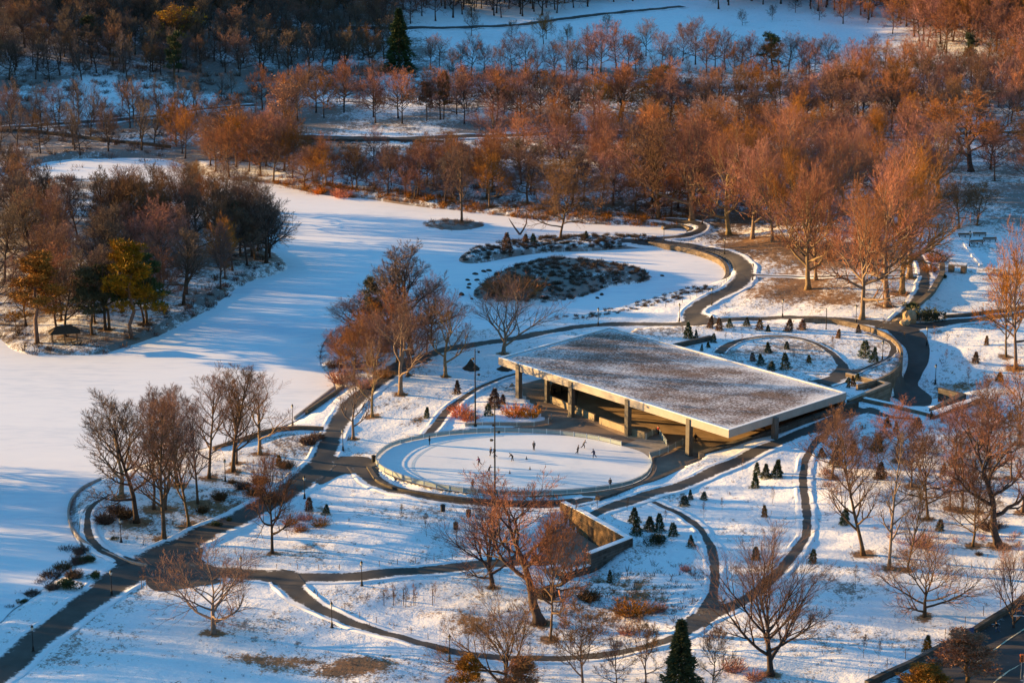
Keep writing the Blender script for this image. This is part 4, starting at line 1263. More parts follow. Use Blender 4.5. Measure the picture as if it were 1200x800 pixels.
# ------------------------------------------------------------------ single trees
T = [  # kind, px, py(base), top, width, label, variant
 ('widepale', 250, 742, 626, 138, 'wide sunlit bare tree alone on the lawn near the path fork', 0),
 ('vase', 577, 688, 566, 118, 'dark bare tree with fanning limbs below the ice rink', 0),
 ('lean', 634, 730, 556, 150, 'leaning thick trunked bare tree beside the sunken court', 0),
 ('rust', 645, 750, 580, 78, 'slender bare tree directly beside the leaning thick tree', 0),
 ('wide', 590, 812, 688, 138, 'low crooked bare tree cut by the bottom edge', 0),
 ('vase', 903, 790, 596, 146, 'large vase shaped bare tree on the lower east lawn', 1),
 ('wide', 1083, 722, 612, 118, 'low wide spreading bare tree above the street wall', 1),
 ('birch', 1042, 666, 500, 52, 'pale straight birch like tree between darker trunks', 0),
 ('slim', 1012, 650, 492, 96, 'dark forked bare tree left of the pale birch', 1),
 ('round', 1088, 608, 490, 78, 'round bushy bare tree with a straight trunk behind the birch', 2),
 ('lean', 1172, 640, 462, 118, 'massive leaning dark trunk tree at the east edge', 0),
 ('rust', 1190, 432, 255, 92, 'tall bare tree with two trunks in front of the snowy terrace', 1),
 ('slim', 1179, 418, 300, 40, 'thin bare tree beside the tall two trunk tree', 2),
 ('wide', 1188, 736, 628, 84, 'dense brown bare tree over the street corner', 0),
 ('plane', 1010, 374, 205, 104, 'plane tree nearest the curved garden wall', 0),
 ('plane', 1040, 359, 168, 112, 'tallest plane tree between the lawn and climbing path', 1),
 ('plane', 1057, 344, 175, 110, 'plane tree standing against the climbing path', 2),
 ('plane', 1066, 325, 160, 96, 'plane tree at the top of the climbing path', 3),
 ('plane', 947, 339, 186, 96, 'plane tree standing on the brown worn lawn', 3),
 ('plane', 956, 328, 180, 70, 'straight plane tree close behind the one on worn grass', 0),
 ('plane', 854, 275, 140, 92, 'plane tree behind the head of the pond path', 1),
 ('plane', 882, 280, 150, 80, 'second plane tree east of the pond path', 2),
 ('plane', 905, 283, 165, 66, 'forked plane tree in the sunlit lawn row', 0),
 ('plane', 925, 290, 160, 72, 'thin plane tree at the lawn row end', 1),
 ('plane', 811, 258, 118, 96, 'pale limbed plane tree at the cove head', 3),
 ('round', 772, 256, 130, 100, 'broad bare tree leaning over the cove shore', 1),
 ('oak', 1138, 201, 102, 116, 'huge round oak standing clear on the snow', 1),
 ('small', 1145, 264, 212, 46, 'small lone bare tree on blue shaded snow', 0),
 ('round', 1124, 268, 200, 50, 'bare tree beside the small lone tree', 0),
 # lakeside group on the terrace
 ('grey', 160, 612, 455, 108, 'spreading bare tree nearest the lake terrace tip', 0),
 ('slim', 192, 632, 470, 66, 'bare tree at the front of the terrace group', 0),
 ('slim', 222, 617, 462, 62, 'straight bare tree at the terrace group front edge', 1),
 ('slim', 208, 569, 450, 60, 'bare tree in the middle of the terrace group', 3),
 ('slim', 245, 560, 426, 64, 'tall feathery bare tree in the terrace group', 2),
 ('slim', 193, 597, 452, 60, 'thin bare tree deep in the terrace group', 1),
 ('slim', 273, 552, 425, 60, 'tall bare tree beside the feathery one', 0),
 ('slim', 277, 543, 432, 46, 'bare tree tucked behind its tall neighbour', 2),
 ('pale', 305, 532, 432, 84, 'open limbed bare tree at the terrace group end', 0),
 ('pale', 142, 582, 458, 76, 'brownish bare tree over the lake ice', 1),
 ('oak', 319, 648, 520, 66, 'dark bare tree with drooping low branches beside the promenade', 0),
 # clump on the central shore
 ('pale', 470, 462, 338, 96, 'pale barked tree with forked trunk by the promenade', 0),
 ('pale', 522, 441, 340, 58, 'slim pale tree by the promenade bend', 1),
 ('grey', 482, 416, 284, 104, 'tallest dark bare tree in the central shore clump', 1),
 ('grey', 452, 412, 300, 84, 'tall grey bare tree in the central shore clump', 2),
 ('oak', 424, 392, 340, 76, 'short dark tree leaning over the lake ice', 1),
 ('rust', 430, 424, 348, 54, 'rusty bare tree at the lake side of the clump', 0),
 ('rust', 465, 425, 330, 58, 'rusty bare tree inside the central clump', 1),
 ('rust', 500, 416, 345, 54, 'rusty bare tree on the clump pavilion side', 2),
 ('rust', 415, 446, 372, 60, 'low rusty bare tree nearest the landing', 0), ('rust', 452, 398, 322, 60, 'rusty bare tree behind the tallest clump tree', 1), ('round', 440, 440, 362, 64, 'brown bare tree at the front of the clump', 1),
 ('round', 505, 398, 318, 60, 'brown bare tree at the clump rear edge', 2), ('rust', 398, 436, 376, 50, 'rusty bare tree bending to the lake', 2), ('round', 478, 440, 352, 70, 'brown bare tree beside the pale forked one', 0),
 ('pale', 414, 514, 425, 46, 'lopped pale tree beside the promenade', 1),
 ('pale', 436, 488, 388, 58, 'pale tree between promenade and snowy lawn', 0),
 ('fan', 590, 414, 304, 124, 'sunlit pale tree beside the corner of the big roof', 1),
 ('round', 656, 280, 186, 72, 'bare tree standing on the long spit', 2),
 ('slim', 541, 261, 165, 40, 'straight bare tree on the tiny islet', 0),
 ('small', 683, 806, 706, 66, 'twiggy brown tree at the bottom by the loop path', 0),
 ('small', 722, 808, 742, 46, 'small twiggy tree at the bottom edge', 1),
 ('small', 757, 800, 722, 48, 'thin reddish tree left of the dark conifer', 2),
 ('small', 835, 812, 728, 54, 'small bare tree right of the dark conifer', 1),
 ('slim', 1113, 596, 505, 36, 'slim bare tree in the east grove', 2),
 ('slim', 1128, 598, 500, 34, 'slim pale bare tree in the east grove', 0),
 ('slim', 1198, 600, 450, 60, 'tall bare tree on the east margin of the grove', 1),
 ('small', 1146, 600, 520, 60, 'short brushy bare tree in the east grove', 1),
 ('slim', 1160, 560, 440, 44, 'thin trunked tree behind the massive leaning tree', 0),
 ('small', 1030, 560, 500, 46, 'brushy rust tree below the granite terrace', 2),
 ('small', 1068, 570, 500, 50, 'short brushy tree beside the round bushy tree', 0),
 ('small', 1185, 560, 470, 56, 'brushy brown tree at the grove edge', 2),
]
T += [('round', 975, 560, 470, 70, 'brown bare tree at the grove corner nearest the narrow path', 0), ('rust', 1052, 540, 462, 60, 'rusty bare tree below the granite terrace wall', 1), ('rust', 1120, 545, 462, 62, 'rusty bare tree in the middle of the east grove', 2), ('round', 1140, 640, 540, 70, 'brown bare tree low in the east grove', 3),
 ('slim', 1063, 668, 560, 46, 'slim bare tree below the birch like tree', 1), ('rust', 1195, 520, 418, 80, 'rusty bare tree high on the east edge of the grove', 0), ('round', 1150, 520, 448, 50, 'brown bare tree high in the east grove', 2), ('slim', 180, 596, 452, 56, 'thin tree at the back of the terrace group', 2), ('slim', 232, 590, 470, 54, 'brown bare tree in the terrace bed centre', 1)]
for kd, px, py, top, w, lab, var in T:
    if px < 315 and kd in ('slim', 'round', 'grey'):
        w *= 1.08
    tree(kd, px, py, top, w, lab, None, var)

EV = [
 ('spruce', 468, 84, 10, 44, 'tall dark conifer towering over the far woods', 0),
 ('spruce', 797, 822, 726, 58, 'dark pointed conifer at the bottom edge', 1),
 ('pine', 1132, 812, 742, 82, 'bushy bronze pine beside the city street', 0),
 ('pine', 1084, 822, 778, 70, 'low olive pine cut by the bottom edge near the street', 1),
 ('pine', 548, 822, 768, 46, 'olive evergreen tip at the bottom edge', 1),
 ('pine', 612, 824, 770, 52, 'olive evergreen beside the low crooked tree', 0),
 ('pine', 44, 402, 298, 74, 'golden topped pine at the point of the wooded spit', 0),
 ('pine', 154, 396, 284, 78, 'tallest golden pine on the wooded spit', 1),
 ('darkpine', 108, 392, 312, 46, 'dark pine beside the lakeside shelter', 0),
 ('pine', 128, 386, 310, 44, 'pine between the shelter and tallest golden pine', 2),
 ('darkpine', 172, 380, 300, 50, 'dark pine behind the tallest golden pine', 1),
 ('darkpine', 282, 300, 236, 40, 'dark evergreen near the spit shore', 0),
 ('darkpine', 438, 404, 324, 28, 'narrow evergreen within the central shore clump', 0),
 ('darkpine', 205, 96, 38, 22, 'dark pine on the shaded slope', 1),
 ('pine', 520, 140, 85, 22, 'olive pine breaking through the brown wood', 1),
 ('pine', 500, 142, 96, 20, 'shorter olive pine in the brown wood', 0),
 ('darkpine', 770, 112, 78, 34, 'broad dark pine among rusty crowns', 0),
 ('darkpine', 1005, 120, 85, 26, 'dark pine behind the rusty crowns', 1),
 ('darkpine', 1138, 98, 40, 22, 'narrow dark evergreen in front of the lit wood', 0),
 ('darkpine', 105, 62, 18, 26, 'dark evergreen on the hilltop', 1),
 ('darkpine', 905, 84, 40, 30, 'flat topped dark pine beside the far meadow', 0),
]
for kd, px, py, top, w, lab, var in EV:
    tree(kd, px, py, top, w, lab, None, var)
for px, py, top, w, lab, var in [(332, 162, 90, 50, 'golden leaved tree in the brown wood', 0), (988, 135, 72, 40, 'orange leaved tree beyond the plane trees', 1), (610, 205, 132, 92, 'copper crowned tree above the far shore', 0), (205, 62, 2, 56, 'orange leaved tree on the hilltop', 1)]:
    tree('goldleaf' if 'gold' in lab or 'orange' in lab else 'rust', px, py, top, w, lab, None, var)

# young conifers and hollies
CON = [
 ('smallspruce', 807, 396, 18), ('smallspruce', 816, 397, 10), ('smallbronze', 832, 384, 13), ('smallbronze', 843, 387, 16), ('smallspruce', 855, 383, 12), ('smallspruce', 875, 382, 11), ('smallbronze', 890, 386, 13), ('smallspruce', 900, 388, 9), ('smallbronze', 924, 388, 14), ('holly', 940, 386, 13),
 ('holly', 982, 396, 12), ('smallspruce', 1014, 418, 22), ('smallspruce', 1024, 424, 18), ('smallbronze', 1006, 390, 11), ('holly', 922, 409, 12), ('smallspruce', 900, 413, 13), ('holly', 882, 423, 10), ('smallspruce', 892, 427, 16), ('smallspruce', 904, 434, 14), ('smallspruce', 920, 432, 18), ('holly', 948, 425, 12),
 ('smallspruce', 822, 411, 9), ('smallspruce', 830, 407, 8), ('smallspruce', 836, 401, 11), ('smallbronze', 1000, 452, 12), ('smallspruce', 994, 448, 8), ('smallspruce', 994, 454, 8), ('smallspruce', 1004, 446, 9)]
gtop = ['in a snow ring', 'on the curved garden bed', 'beside the garden wall']
def gard_loc(px, py):
    q = U(px, py, GZ); return Vector((q[0], q[1], GZ))
for kd, px, py, h in CON:
    tree(kd, px, py, py - h, None, 'small young evergreen planted on the snowy roof garden', 'young evergreens on the roof garden', loc=gard_loc(px, py))
CON2 = [
 ('smallspruce', 885, 571, 19), ('smallspruce', 887, 556, 17), ('smallspruce', 897, 560, 21), ('smallspruce', 910, 559, 20), ('smallspruce', 802, 592, 13), ('smallspruce', 809, 585, 13), ('smallspruce', 825, 585, 12), ('holly', 896, 605, 14), ('smallspruce', 810, 640, 16), ('holly', 886, 655, 18),
 ('holly', 952, 659, 19), ('holly', 989, 614, 18), ('smallspruce', 963, 535, 13), ('smallspruce', 975, 524, 7), ('smallbronze', 985, 522, 11), ('smallspruce', 1050, 505, 11), ('smallbronze', 1075, 500, 13), ('smallspruce', 743, 611, 20), ('smallspruce', 746, 626, 21), ('smallspruce', 761, 621, 20), ('smallspruce', 773, 622, 21),
 ('smallspruce', 789, 627, 18), ('smallspruce', 714, 682, 15), ('holly', 1086, 763, 20), ('holly', 1101, 621, 17), ('holly', 1156, 404, 12), ('smallbronze', 1143, 425, 14), ('smallbronze', 1171, 446, 13), ('smallbronze', 1092, 491, 9), ('smallspruce', 1104, 494, 6), ('smallbronze', 980, 545, 22), ('smallbronze', 1000, 532, 18),
 ('smallbronze', 1028, 528, 20), ('smallbronze', 1032, 560, 18), ('smallbronze', 1040, 500, 14), ('smallbronze', 1105, 555, 13)]
for kd, px, py, h in CON2:
    if px < 800:
        lab, gr = 'young spruce in the cluster beside the sunken court', 'young spruces beside the sunken court'
    elif kd == 'holly':
        lab, gr = 'clipped upright evergreen dotted over the east lawn', 'upright evergreens on the east lawn'
    elif kd == 'smallbronze':
        lab, gr = 'bronze young conifer at the foot of the east grove', 'bronze conifers by the east grove'
    else:
        lab, gr = 'young dark spruce on the slope between the two east paths', 'young spruces on the east slope'
    tree(kd, px, py, py - h, None, lab, gr)
for kd, px, py, h, lab in [('holly', 327, 545, 15, 'olive upright evergreen near the terrace wall'), ('holly', 362, 598, 18, 'olive evergreen beside the promenade'), ('smallspruce', 382, 602, 14, 'dark small evergreen near the red shrubs'), ('smallspruce', 572, 487, 14, 'small pointed spruce in the rink planting bed'), ('smallbronze', 579, 477, 25, 'tall thin conifer in the rink planting bed'),
                       ('holly', 589, 473, 13, 'round topped evergreen near the first roof column'), ('smallbronze', 536, 461, 15, 'brown conifer on the lawn beside the narrow path'), ('holly', 500, 489, 12, 'lone evergreen on the lawn above the rink'), ('smallbronze', 594, 294, 23, 'tall bronze conifer on the long spit'),
                       ('holly', 616, 284, 11, 'dark evergreen on the spit by the forked snag'), ('holly', 625, 284, 11, 'round evergreen next to the one by the snag'), ('holly', 687, 279, 8, 'tiny evergreen on the spit ridge'), ('smallbronze', 972, 304, 22, 'bronze conifer among the plane trees'), ('holly', 808, 395, 5, 'tiny evergreen behind the roof edge')]:
    tree(kd, px, py, py - h, None, lab)

# saplings
for k, (px, py, top) in enumerate([(452, 706, 684), (463, 709, 682), (475, 711, 684), (487, 709, 682), (509, 706, 680)]):
    tree('sapling', px, py, top, None, 'young sapling in the staked row on the south lawn', 'staked saplings on the south lawn')
for px, py, h in [(470, 615, 26), (500, 628, 30), (536, 632, 24), (780, 610, 14), (825, 606, 20), (846, 598, 16), (905, 590, 20), (700, 596, 20), (735, 598, 16), (960, 420, 16), (930, 424, 15), (975, 410, 18), (1095, 398, 18), (1108, 424, 16), (1110, 405, 16), (1135, 452, 24), (1036, 385, 14), (800, 392, 12), (850, 398, 10), (870, 402, 12), (815, 680, 18), (1003, 690, 30), (1012, 770, 30), (1030, 772, 24), (168, 688, 26), (870, 552, 16), (1060, 400, 12)]:
    onroof = inside([p for p in GARD_POLY], np.array([U(px, py, GZ)[0]]), np.array([U(px, py, GZ)[1]]))[0]
    tree('sapling', px, py, py - h, None, 'thin young sapling scattered over the snowy lawns' if not onroof else 'thin leafless sapling on the roof garden', 'young saplings on the lawns' if not onroof else 'saplings on the roof garden', loc=gard_loc(px, py) if onroof else None)

# forked dead snag on the spit
g = G(609, 279)
MBs = MB()
k = mpp(g)
MBs.tube([(0, 0, -.3), (0, 0, 1.0), (-1.2, .2, 2.6), (-2.2, 0, 4.2), (-2.8, .1, 5.2)], [.34, .28, .2, .14, .05], 7)
MBs.tube([(0, 0, .8), (.9, 0, 2.2), (1.7, .1, 3.8), (1.8, 0, 6.0), (1.4, 0, 8.2)], [.26, .22, .16, .12, .04], 7)
tag(MBs.build('dead_tree', 'dark_bark', None, g), 'dead forked snag standing on the long spit', 'tree')

# ------------------------------------------------------------------ woods
rg = np.random.default_rng(17)
CAND = []
def wood(poly, spacing, kinds, hr, label, group, n=400, mass=False, margin=None):
    poly = [np.array(p, float) for p in poly]
    A = np.array(poly)
    placed = []
    tries = 0
    while tries < n * 6:
        tries += 1
        px, py = rg.uniform(A[:, 0].min(), A[:, 0].max()), rg.uniform(A[:, 1].min(), A[:, 1].max())
        # keep area density even on the ground, not in the picture
        if rg.uniform() > (A[:, 1].min() * .0 + 1) * ((380 + A[:, 1].min()) / (380 + py)) ** 3:
            continue
        if not inside(poly, np.array([px]), np.array([py]))[0]:
            continue
        q = U(px, py, 2.0)
        if placed and ((np.array(placed) - q[:2]) ** 2).sum(1).min() < spacing ** 2:
            continue
        placed.append((q[0], q[1]))
        kd = kinds[rg.integers(0, len(kinds))]
        CAND.append((px, py, kd, rg.uniform(*hr), label, group, mass))
        if len(placed) >= n:
            break
# wooded spit
wood([(-70, 346), (-15, 378), (14, 398), (60, 404), (95, 400), (130, 392), (180, 384), (240, 354), (280, 328), (300, 312), (298, 285), (296, 262), (250, 256), (210, 262), (130, 264), (60, 258), (20, 240), (-70, 245)], 6.3, ['slim', 'grey', 'slim', 'round', 'rust', 'grey'], (15, 21), 'bare tree in the dense wood on the spit', 'trees on the wooded spit', 100)
wood([(270, 318), (322, 312), (326, 304), (305, 288), (292, 280)], 3.6, ['grey', 'grey', 'round'], (13, 20), 'dark bare tree at the spit shore', 'dark trees at the spit shore', 16)
wood([(195, 246), (296, 264), (300, 254), (262, 240), (210, 234)], 5.2, ['grey', 'round', 'grey'], (11, 14.5), 'bare tree on the cove side of the wooded spit', 'trees on the cove side of the spit', 22)
# far shore
wood([(430, 227), (500, 236), (580, 245), (640, 251), (700, 256), (790, 258), (830, 240), (760, 212), (600, 205), (520, 216), (440, 220), (340, 208), (330, 212)], 8.2, ['round', 'rust', 'rust', 'grey'], (13, 18), 'bare brown tree in the wood along the far shore', 'trees along the far shore', 62)
wood([(800, 248), (860, 262), (960, 272), (1050, 272), (1100, 250), (1110, 215), (980, 200), (820, 205)], 11, ['plane', 'plane', 'rust'], (19, 26), 'bare sunlit tree in the plane tree belt', 'trees of the plane tree belt', 30)
wood([(560, 186), (800, 205), (1000, 198), (1075, 180), (1075, 164), (900, 168), (640, 168), (545, 176)], 9.0, ['rust', 'rust', 'round'], (14, 19), 'bare rusty tree in the wood before the park road', 'trees before the park road', 75)
wood([(205, 200), (330, 214), (345, 186), (205, 168)], 7.0, ['rust', 'round'], (14, 19), 'bare tree between cove and park road', 'trees between cove and road', 34)
wood([(340, 222), (440, 232), (540, 240), (540, 196), (440, 194), (345, 200)], 7.5, ['rust', 'round'], (9, 13), 'low bushy bare tree on the far shore west of the islet', 'low bushy trees on the far shore', 40)
wood([(1100, 176), (1220, 182), (1220, 225), (1170, 215), (1110, 185)], 10, ['rust', 'oak'], (12, 17), 'bare tree on the rise behind the great oak', 'trees behind the great oak', 8)
# beyond the road
wood([(300, 128), (330, 142), (480, 146), (640, 149), (860, 154), (1060, 156), (1220, 148), (1220, 100), (1000, 110), (960, 126), (700, 128), (480, 126), (330, 122)], 8.0, ['farrust', 'farrust', 'far'], (14, 19), 'bare rusty tree in the wood beyond the park road', 'trees beyond the park road', 330)
wood([(-40, 178), (60, 182), (190, 180), (215, 150), (240, 132), (-40, 150)], 7.5, ['fargrey', 'far', 'fargrey'], (11, 16), 'bare tree on the dark bank above the cove', 'trees on the bank above the cove', 50)
wood([(-40, 140), (120, 138), (300, 120), (320, 100), (-40, 118)], 12, ['far', 'fargrey'], (8, 12), 'bare tree along the lower park road', 'trees along the lower park road', 14)
# meadow edge, single trees
for px, py, h, kd in [(515, 78, 40, 'far'), (505, 82, 42, 'far'), (540, 84, 35, 'far'), (552, 88, 52, 'far'), (567, 86, 38, 'far'), (600, 84, 47, 'far'), (616, 86, 50, 'far'), (630, 92, 42, 'far'), (650, 90, 47, 'far'), (688, 82, 54, 'far'), (704, 86, 63, 'farrust'), (722, 80, 58, 'farrust'), (640, 46, 34, 'farrust'), (637, 52, 38, 'farrust'), (552, 42, 35, 'far'),
                      (757, 66, 47, 'far'), (800, 72, 50, 'far'), (815, 76, 59, 'far'), (838, 80, 47, 'farrust'), (850, 82, 52, 'far'), (868, 84, 45, 'far'), (880, 82, 47, 'farrust'), (924, 84, 50, 'far'), (940, 84, 45, 'far'), (955, 82, 40, 'far'), (970, 84, 47, 'far'), (988, 28, 34, 'oak'), (1017, 27, 26, 'oak'), (1046, 40, 43, 'farrust'), (932, 15, 26, 'far'), (775, 78, 45, 'far'), (898, 86, 42, 'far'),
                      (1015, 88, 45, 'farrust'), (1035, 90, 47, 'farrust'), (1060, 90, 52, 'farrust'), (1082, 90, 52, 'farrust'), (1100, 92, 49, 'farrust'), (1160, 98, 54, 'farrust'), (1180, 96, 56, 'farrust'), (1198, 100, 58, 'farrust'), (496, 88, 46, 'far'), (530, 92, 38, 'far'), (585, 92, 44, 'far'), (664, 94, 50, 'far'), (676, 90, 44, 'farrust'), (738, 88, 52, 'farrust'), (745, 84, 40, 'far'), (785, 92, 46, 'far'), (828, 88, 54, 'far'), (860, 92, 46, 'farrust'), (912, 90, 44, 'far'), (948, 94, 50, 'farrust'), (998, 92, 50, 'farrust'), (1024, 70, 34, 'far'), (665, 56, 30, 'far'), (712, 40, 26, 'far'), (600, 48, 26, 'far'), (870, 30, 20, 'far'), (960, 24, 26, 'far'), (905, 24, 20, 'far')]:
    CAND.append((px, py, kd, None, 'bare tree standing at the edge of the far snowy meadow', 'trees at the edge of the far meadow', ('px', h)))
wood([(560, 92), (700, 96), (900, 96), (1000, 98), (1220, 104), (1220, 98), (1000, 90), (760, 88), (600, 88)], 10, ['far', 'fargrey'], (7, 10), 'low bare tree on the near side of the far meadow', 'low trees near the far meadow', 26)
wood([(-40, 98), (80, 96), (200, 92), (330, 90), (470, 84), (470, 40), (300, 34), (100, 34), (-40, 40)], 7.2, ['fargrey', 'fargrey', 'fargrey', 'far'], (12, 17), 'bare tree on the shaded hillside', 'trees on the shaded hillside', 380)
# far masses
wood([(-80, 30), (300, 30), (470, 30), (520, 24), (620, 20), (720, 8), (760, -40), (-80, -40)], 6.5, ['farrust', 'far', 'fargrey'], (15, 20), '', '', 560, True)
wood([(480, 14), (620, 12), (760, 0), (960, -14), (960, -60), (480, -60)], 8, ['far', 'fargrey', 'farrust'], (15, 19), '', '', 220, True)
wood([(840, 12), (900, 6), (960, 14), (1060, 30), (1080, 60), (1220, 84), (1220, -40), (900, -40)], 7, ['farrust'], (18, 24), '', '', 330, True)

CAND = [c for c in CAND if not (438 < c[0] < 500 and 84 < c[1] < 132) and not (520 < c[0] < 700 and 28 < c[1] < 34)]
CAND.sort(key=lambda c: -c[1])
have = NT['n']
cnt = 0
MASS = []
LIM = 228
hard = {'plane': 0}
for px, py, kd, h, lab, gr, mass in CAND:
    if mass is True or (cnt >= LIM and not isinstance(mass, tuple)):
        MASS.append((px, py, kd, h if h else 12))
        continue
    p = G(px, py)
    if p.z < .25 and not isinstance(mass, tuple):
        continue
    wd = None
    if isinstance(mass, tuple):
        tree(kd, px, py, py - mass[1], None, lab, gr)
    else:
        tree(kd, px, py, None, None, lab, gr, hm=h).scale.xy *= rg.uniform(1.0, 1.25)
    cnt += 1
# everything farther off reads as one wood: a single joined mesh
def joined(name, pr):
    """trunk and crown of one tree in a single mesh, for the far wood"""
    parts = []
    off = 0
    Vs, LT, LI, MI = [], [], [], []
    for me, mi in ((pr['trunk'], 0), (pr['crown'], 1)):
        v = np.empty(len(me.vertices) * 3); me.vertices.foreach_get('co', v)
        lt = np.empty(len(me.polygons), int); me.polygons.foreach_get('loop_total', lt)
        li = np.empty(len(me.loops), int); me.loops.foreach_get('vertex_index', li)
        Vs.append(v); LT.append(lt); LI.append(li + off); MI.append(np.full(len(lt), mi)); off += len(v) // 3
    V = np.concatenate(Vs); LT = np.concatenate(LT); LI = np.concatenate(LI)
    me = bpy.data.meshes.new(name)
    me.vertices.add(len(V) // 3); me.vertices.foreach_set('co', V)
    me.loops.add(len(LI)); me.loops.foreach_set('vertex_index', LI)
    me.polygons.add(len(LT)); me.polygons.foreach_set('loop_start', np.r_[0, np.cumsum(LT)[:-1]]); me.polygons.foreach_set('loop_total', LT)
    me.materials.append(pr['trunk'].materials[0]); me.materials.append(pr['crown'].materials[0])
    me.polygons.foreach_set('material_index', np.concatenate(MI))
    me.update(calc_edges=True)
    return me
MKINDS = ['far', 'farrust', 'fargrey']
WOODCOL = bpy.data.collections.new('wood tree shapes')
MIDX = {}
for kd in MKINDS:
    for pr in PROTO[kd]:
        i = len(WOODCOL.objects)
        o = bpy.data.objects.new('tree_shape_%02d' % i, joined('tree_shape', pr))
        WOODCOL.objects.link(o)
        MIDX.setdefault(kd, []).append((i, pr['H']))
def mass_wood(name, items, label):
    pts, rot, scl, idx = [], [], [], []
    for px, py, kd, h, *q in items:
        p = q[0] if q else G(px, py)
        kk = kd if kd in MKINDS else 'farrust' if kd in ('rust', 'plane', 'oak') else 'fargrey' if kd == 'grey' else 'far'
        i, H = MIDX[kk][rg.integers(0, len(MIDX[kk]))]
        pts.append(tuple(p)); rot.append(rg.uniform(0, 6.28)); scl.append(h / H); idx.append(i)
    me = bpy.data.meshes.new(name)
    me.from_pydata(pts, [], [])
    set_attr(me, 'rot', rot); set_attr(me, 'scl', scl)
    a = me.attributes.new('idx', 'INT', 'POINT'); a.data.foreach_set('value', np.array(idx, np.int32))
    o = link(name, me)
    ng = bpy.data.node_groups.new(name, 'GeometryNodeTree')
    ng.interface.new_socket('Geometry', in_out='INPUT', socket_type='NodeSocketGeometry')
    ng.interface.new_socket('Geometry', in_out='OUTPUT', socket_type='NodeSocketGeometry')
    gi, go = ng.nodes.new('NodeGroupInput'), ng.nodes.new('NodeGroupOutput')
    ci = ng.nodes.new('GeometryNodeCollectionInfo')
    ci.inputs['Collection'].default_value = WOODCOL
    ci.inputs['Separate Children'].default_value = True
    ci.inputs['Reset Children'].default_value = True
    iop = ng.nodes.new('GeometryNodeInstanceOnPoints')
    iop.inputs['Pick Instance'].default_value = True
    def attr(n, t):
        q = ng.nodes.new('GeometryNodeInputNamedAttribute'); q.data_type = t
        q.inputs['Name'].default_value = n
        return q.outputs['Attribute']
    cx = ng.nodes.new('ShaderNodeCombineXYZ')
    ng.links.new(attr('rot', 'FLOAT'), cx.inputs['Z'])
    ng.links.new(gi.outputs[0], iop.inputs['Points'])
    ng.links.new(ci.outputs[0], iop.inputs['Instance'])
    ng.links.new(attr('idx', 'INT'), iop.inputs['Instance Index'])
    ng.links.new(cx.outputs[0], iop.inputs['Rotation'])
    ng.links.new(attr('scl', 'FLOAT'), iop.inputs['Scale'])
    ng.links.new(iop.outputs[0], go.inputs[0])
    md = o.modifiers.new('trees', 'NODES'); md.node_group = ng
    return tag(o, label, None, None, 'stuff')
mass_wood('far_woodland', MASS, 'distant brown bare woodland beyond the meadow')
# lakeside wood west of the picture, whose long shadows cross the ice
LW = []
for k in range(100):
    x, y = rg.uniform(-175, -98), rg.uniform(340, 440)
    if x > -85 * (y / 400) - 8: continue
    LW.append((0, 0, 'far', rg.uniform(10, 17), (x, y, 1.0)))
mass_wood('lakeside_woodland', LW, 'bare lakeside wood west of the terrace')

# ------------------------------------------------------------------ undergrowth
def tufts(name, spots, par, mat, label, nvar=5):
    geos = [shrub_geo(50 + k, **par) for k in range(nvar)]
    Vs, Fs, off = [], [], 0
    for p, s in spots:
        v, f = geos[rg.integers(0, nvar)]
        a = rg.uniform(0, 6.28)
        Rm = np.array([[math.cos(a), -math.sin(a), 0], [math.sin(a), math.cos(a), 0], [0, 0, rg.uniform(.6, 1.2)]]) * s
        Vs.append(v @ Rm.T + np.array(p)); Fs.append(f + off); off += len(v)
    V = np.concatenate(Vs); F = np.concatenate(Fs)
    me = bpy.data.meshes.new(name)
    me.vertices.add(len(V)); me.vertices.foreach_set('co', V.ravel())
    me.loops.add(F.size); me.loops.foreach_set('vertex_index', F.ravel())
    me.polygons.add(len(F)); me.polygons.foreach_set('loop_start', np.arange(len(F)) * 3); me.polygons.foreach_set('loop_total', np.full(len(F), 3))
    me.materials.append(M[mat]); me.update(calc_edges=True)
    return tag(link(name, me), label, None, None, 'stuff')
def scatter(polyW, n, srange, edge=None):
    A = np.array([p[:2] for p in polyW])
    out = []
    X = rg.uniform(A[:, 0].min(), A[:, 0].max(), n * 6); Y = rg.uniform(A[:, 1].min(), A[:, 1].max(), n * 6)
    ok = inside(polyW, X, Y)
    if edge:
        ok &= edge_dist(polyW, X, Y) < edge
    X, Y = X[ok][:n], Y[ok][:n]
    Z = height(X, Y)
    return [((x, y, z), rg.uniform(*srange)) for x, y, z in zip(X, Y, Z)]
islp = dict(Rr=1.2, H=1.0, n=60, w=.08, fine=2)
lowp = dict(Rr=1.2, H=1.1, n=34, w=.07, fine=2)
sp = scatter(I1_W, 470, (.5, 1.05))
tufts('island_shrubbery', sp, islp, 'dark_stem', 'brown low shrubs crowding the snowy island')
tufts('islet_reeds', scatter(I2_W, 50, (.5, 1.0)), lowp, 'straw', 'straw coloured reeds on the tiny islet')
spit = px_poly([(541, 304), (550, 296), (575, 288), (612, 282), (650, 280), (700, 279), (760, 281), (770, 288), (740, 289), (690, 292), (640, 294), (600, 299), (562, 306)], 3, .4)
tufts('spit_shrubbery', scatter(spit, 330, (.45, 1.0)), islp, 'dark_stem', 'dark shrubs lining the long narrow spit')
bank = px_poly([(650, 372), (720, 361), (790, 348), (832, 339), (836, 346), (800, 356), (740, 366), (670, 376)], 3, .8)
tufts('bank_shrubbery', scatter(bank, 120, (.3, .75)), islp, 'dark_stem', 'low dark shrubs on the pond bank')
shore = [(p, s) for p, s in scatter(PEN_W, 240, (.7, 1.4), 7)]
tufts('shore_undergrowth', shore, lowp, 'brown_stem', 'dark undergrowth along the shore of the wooded spit')
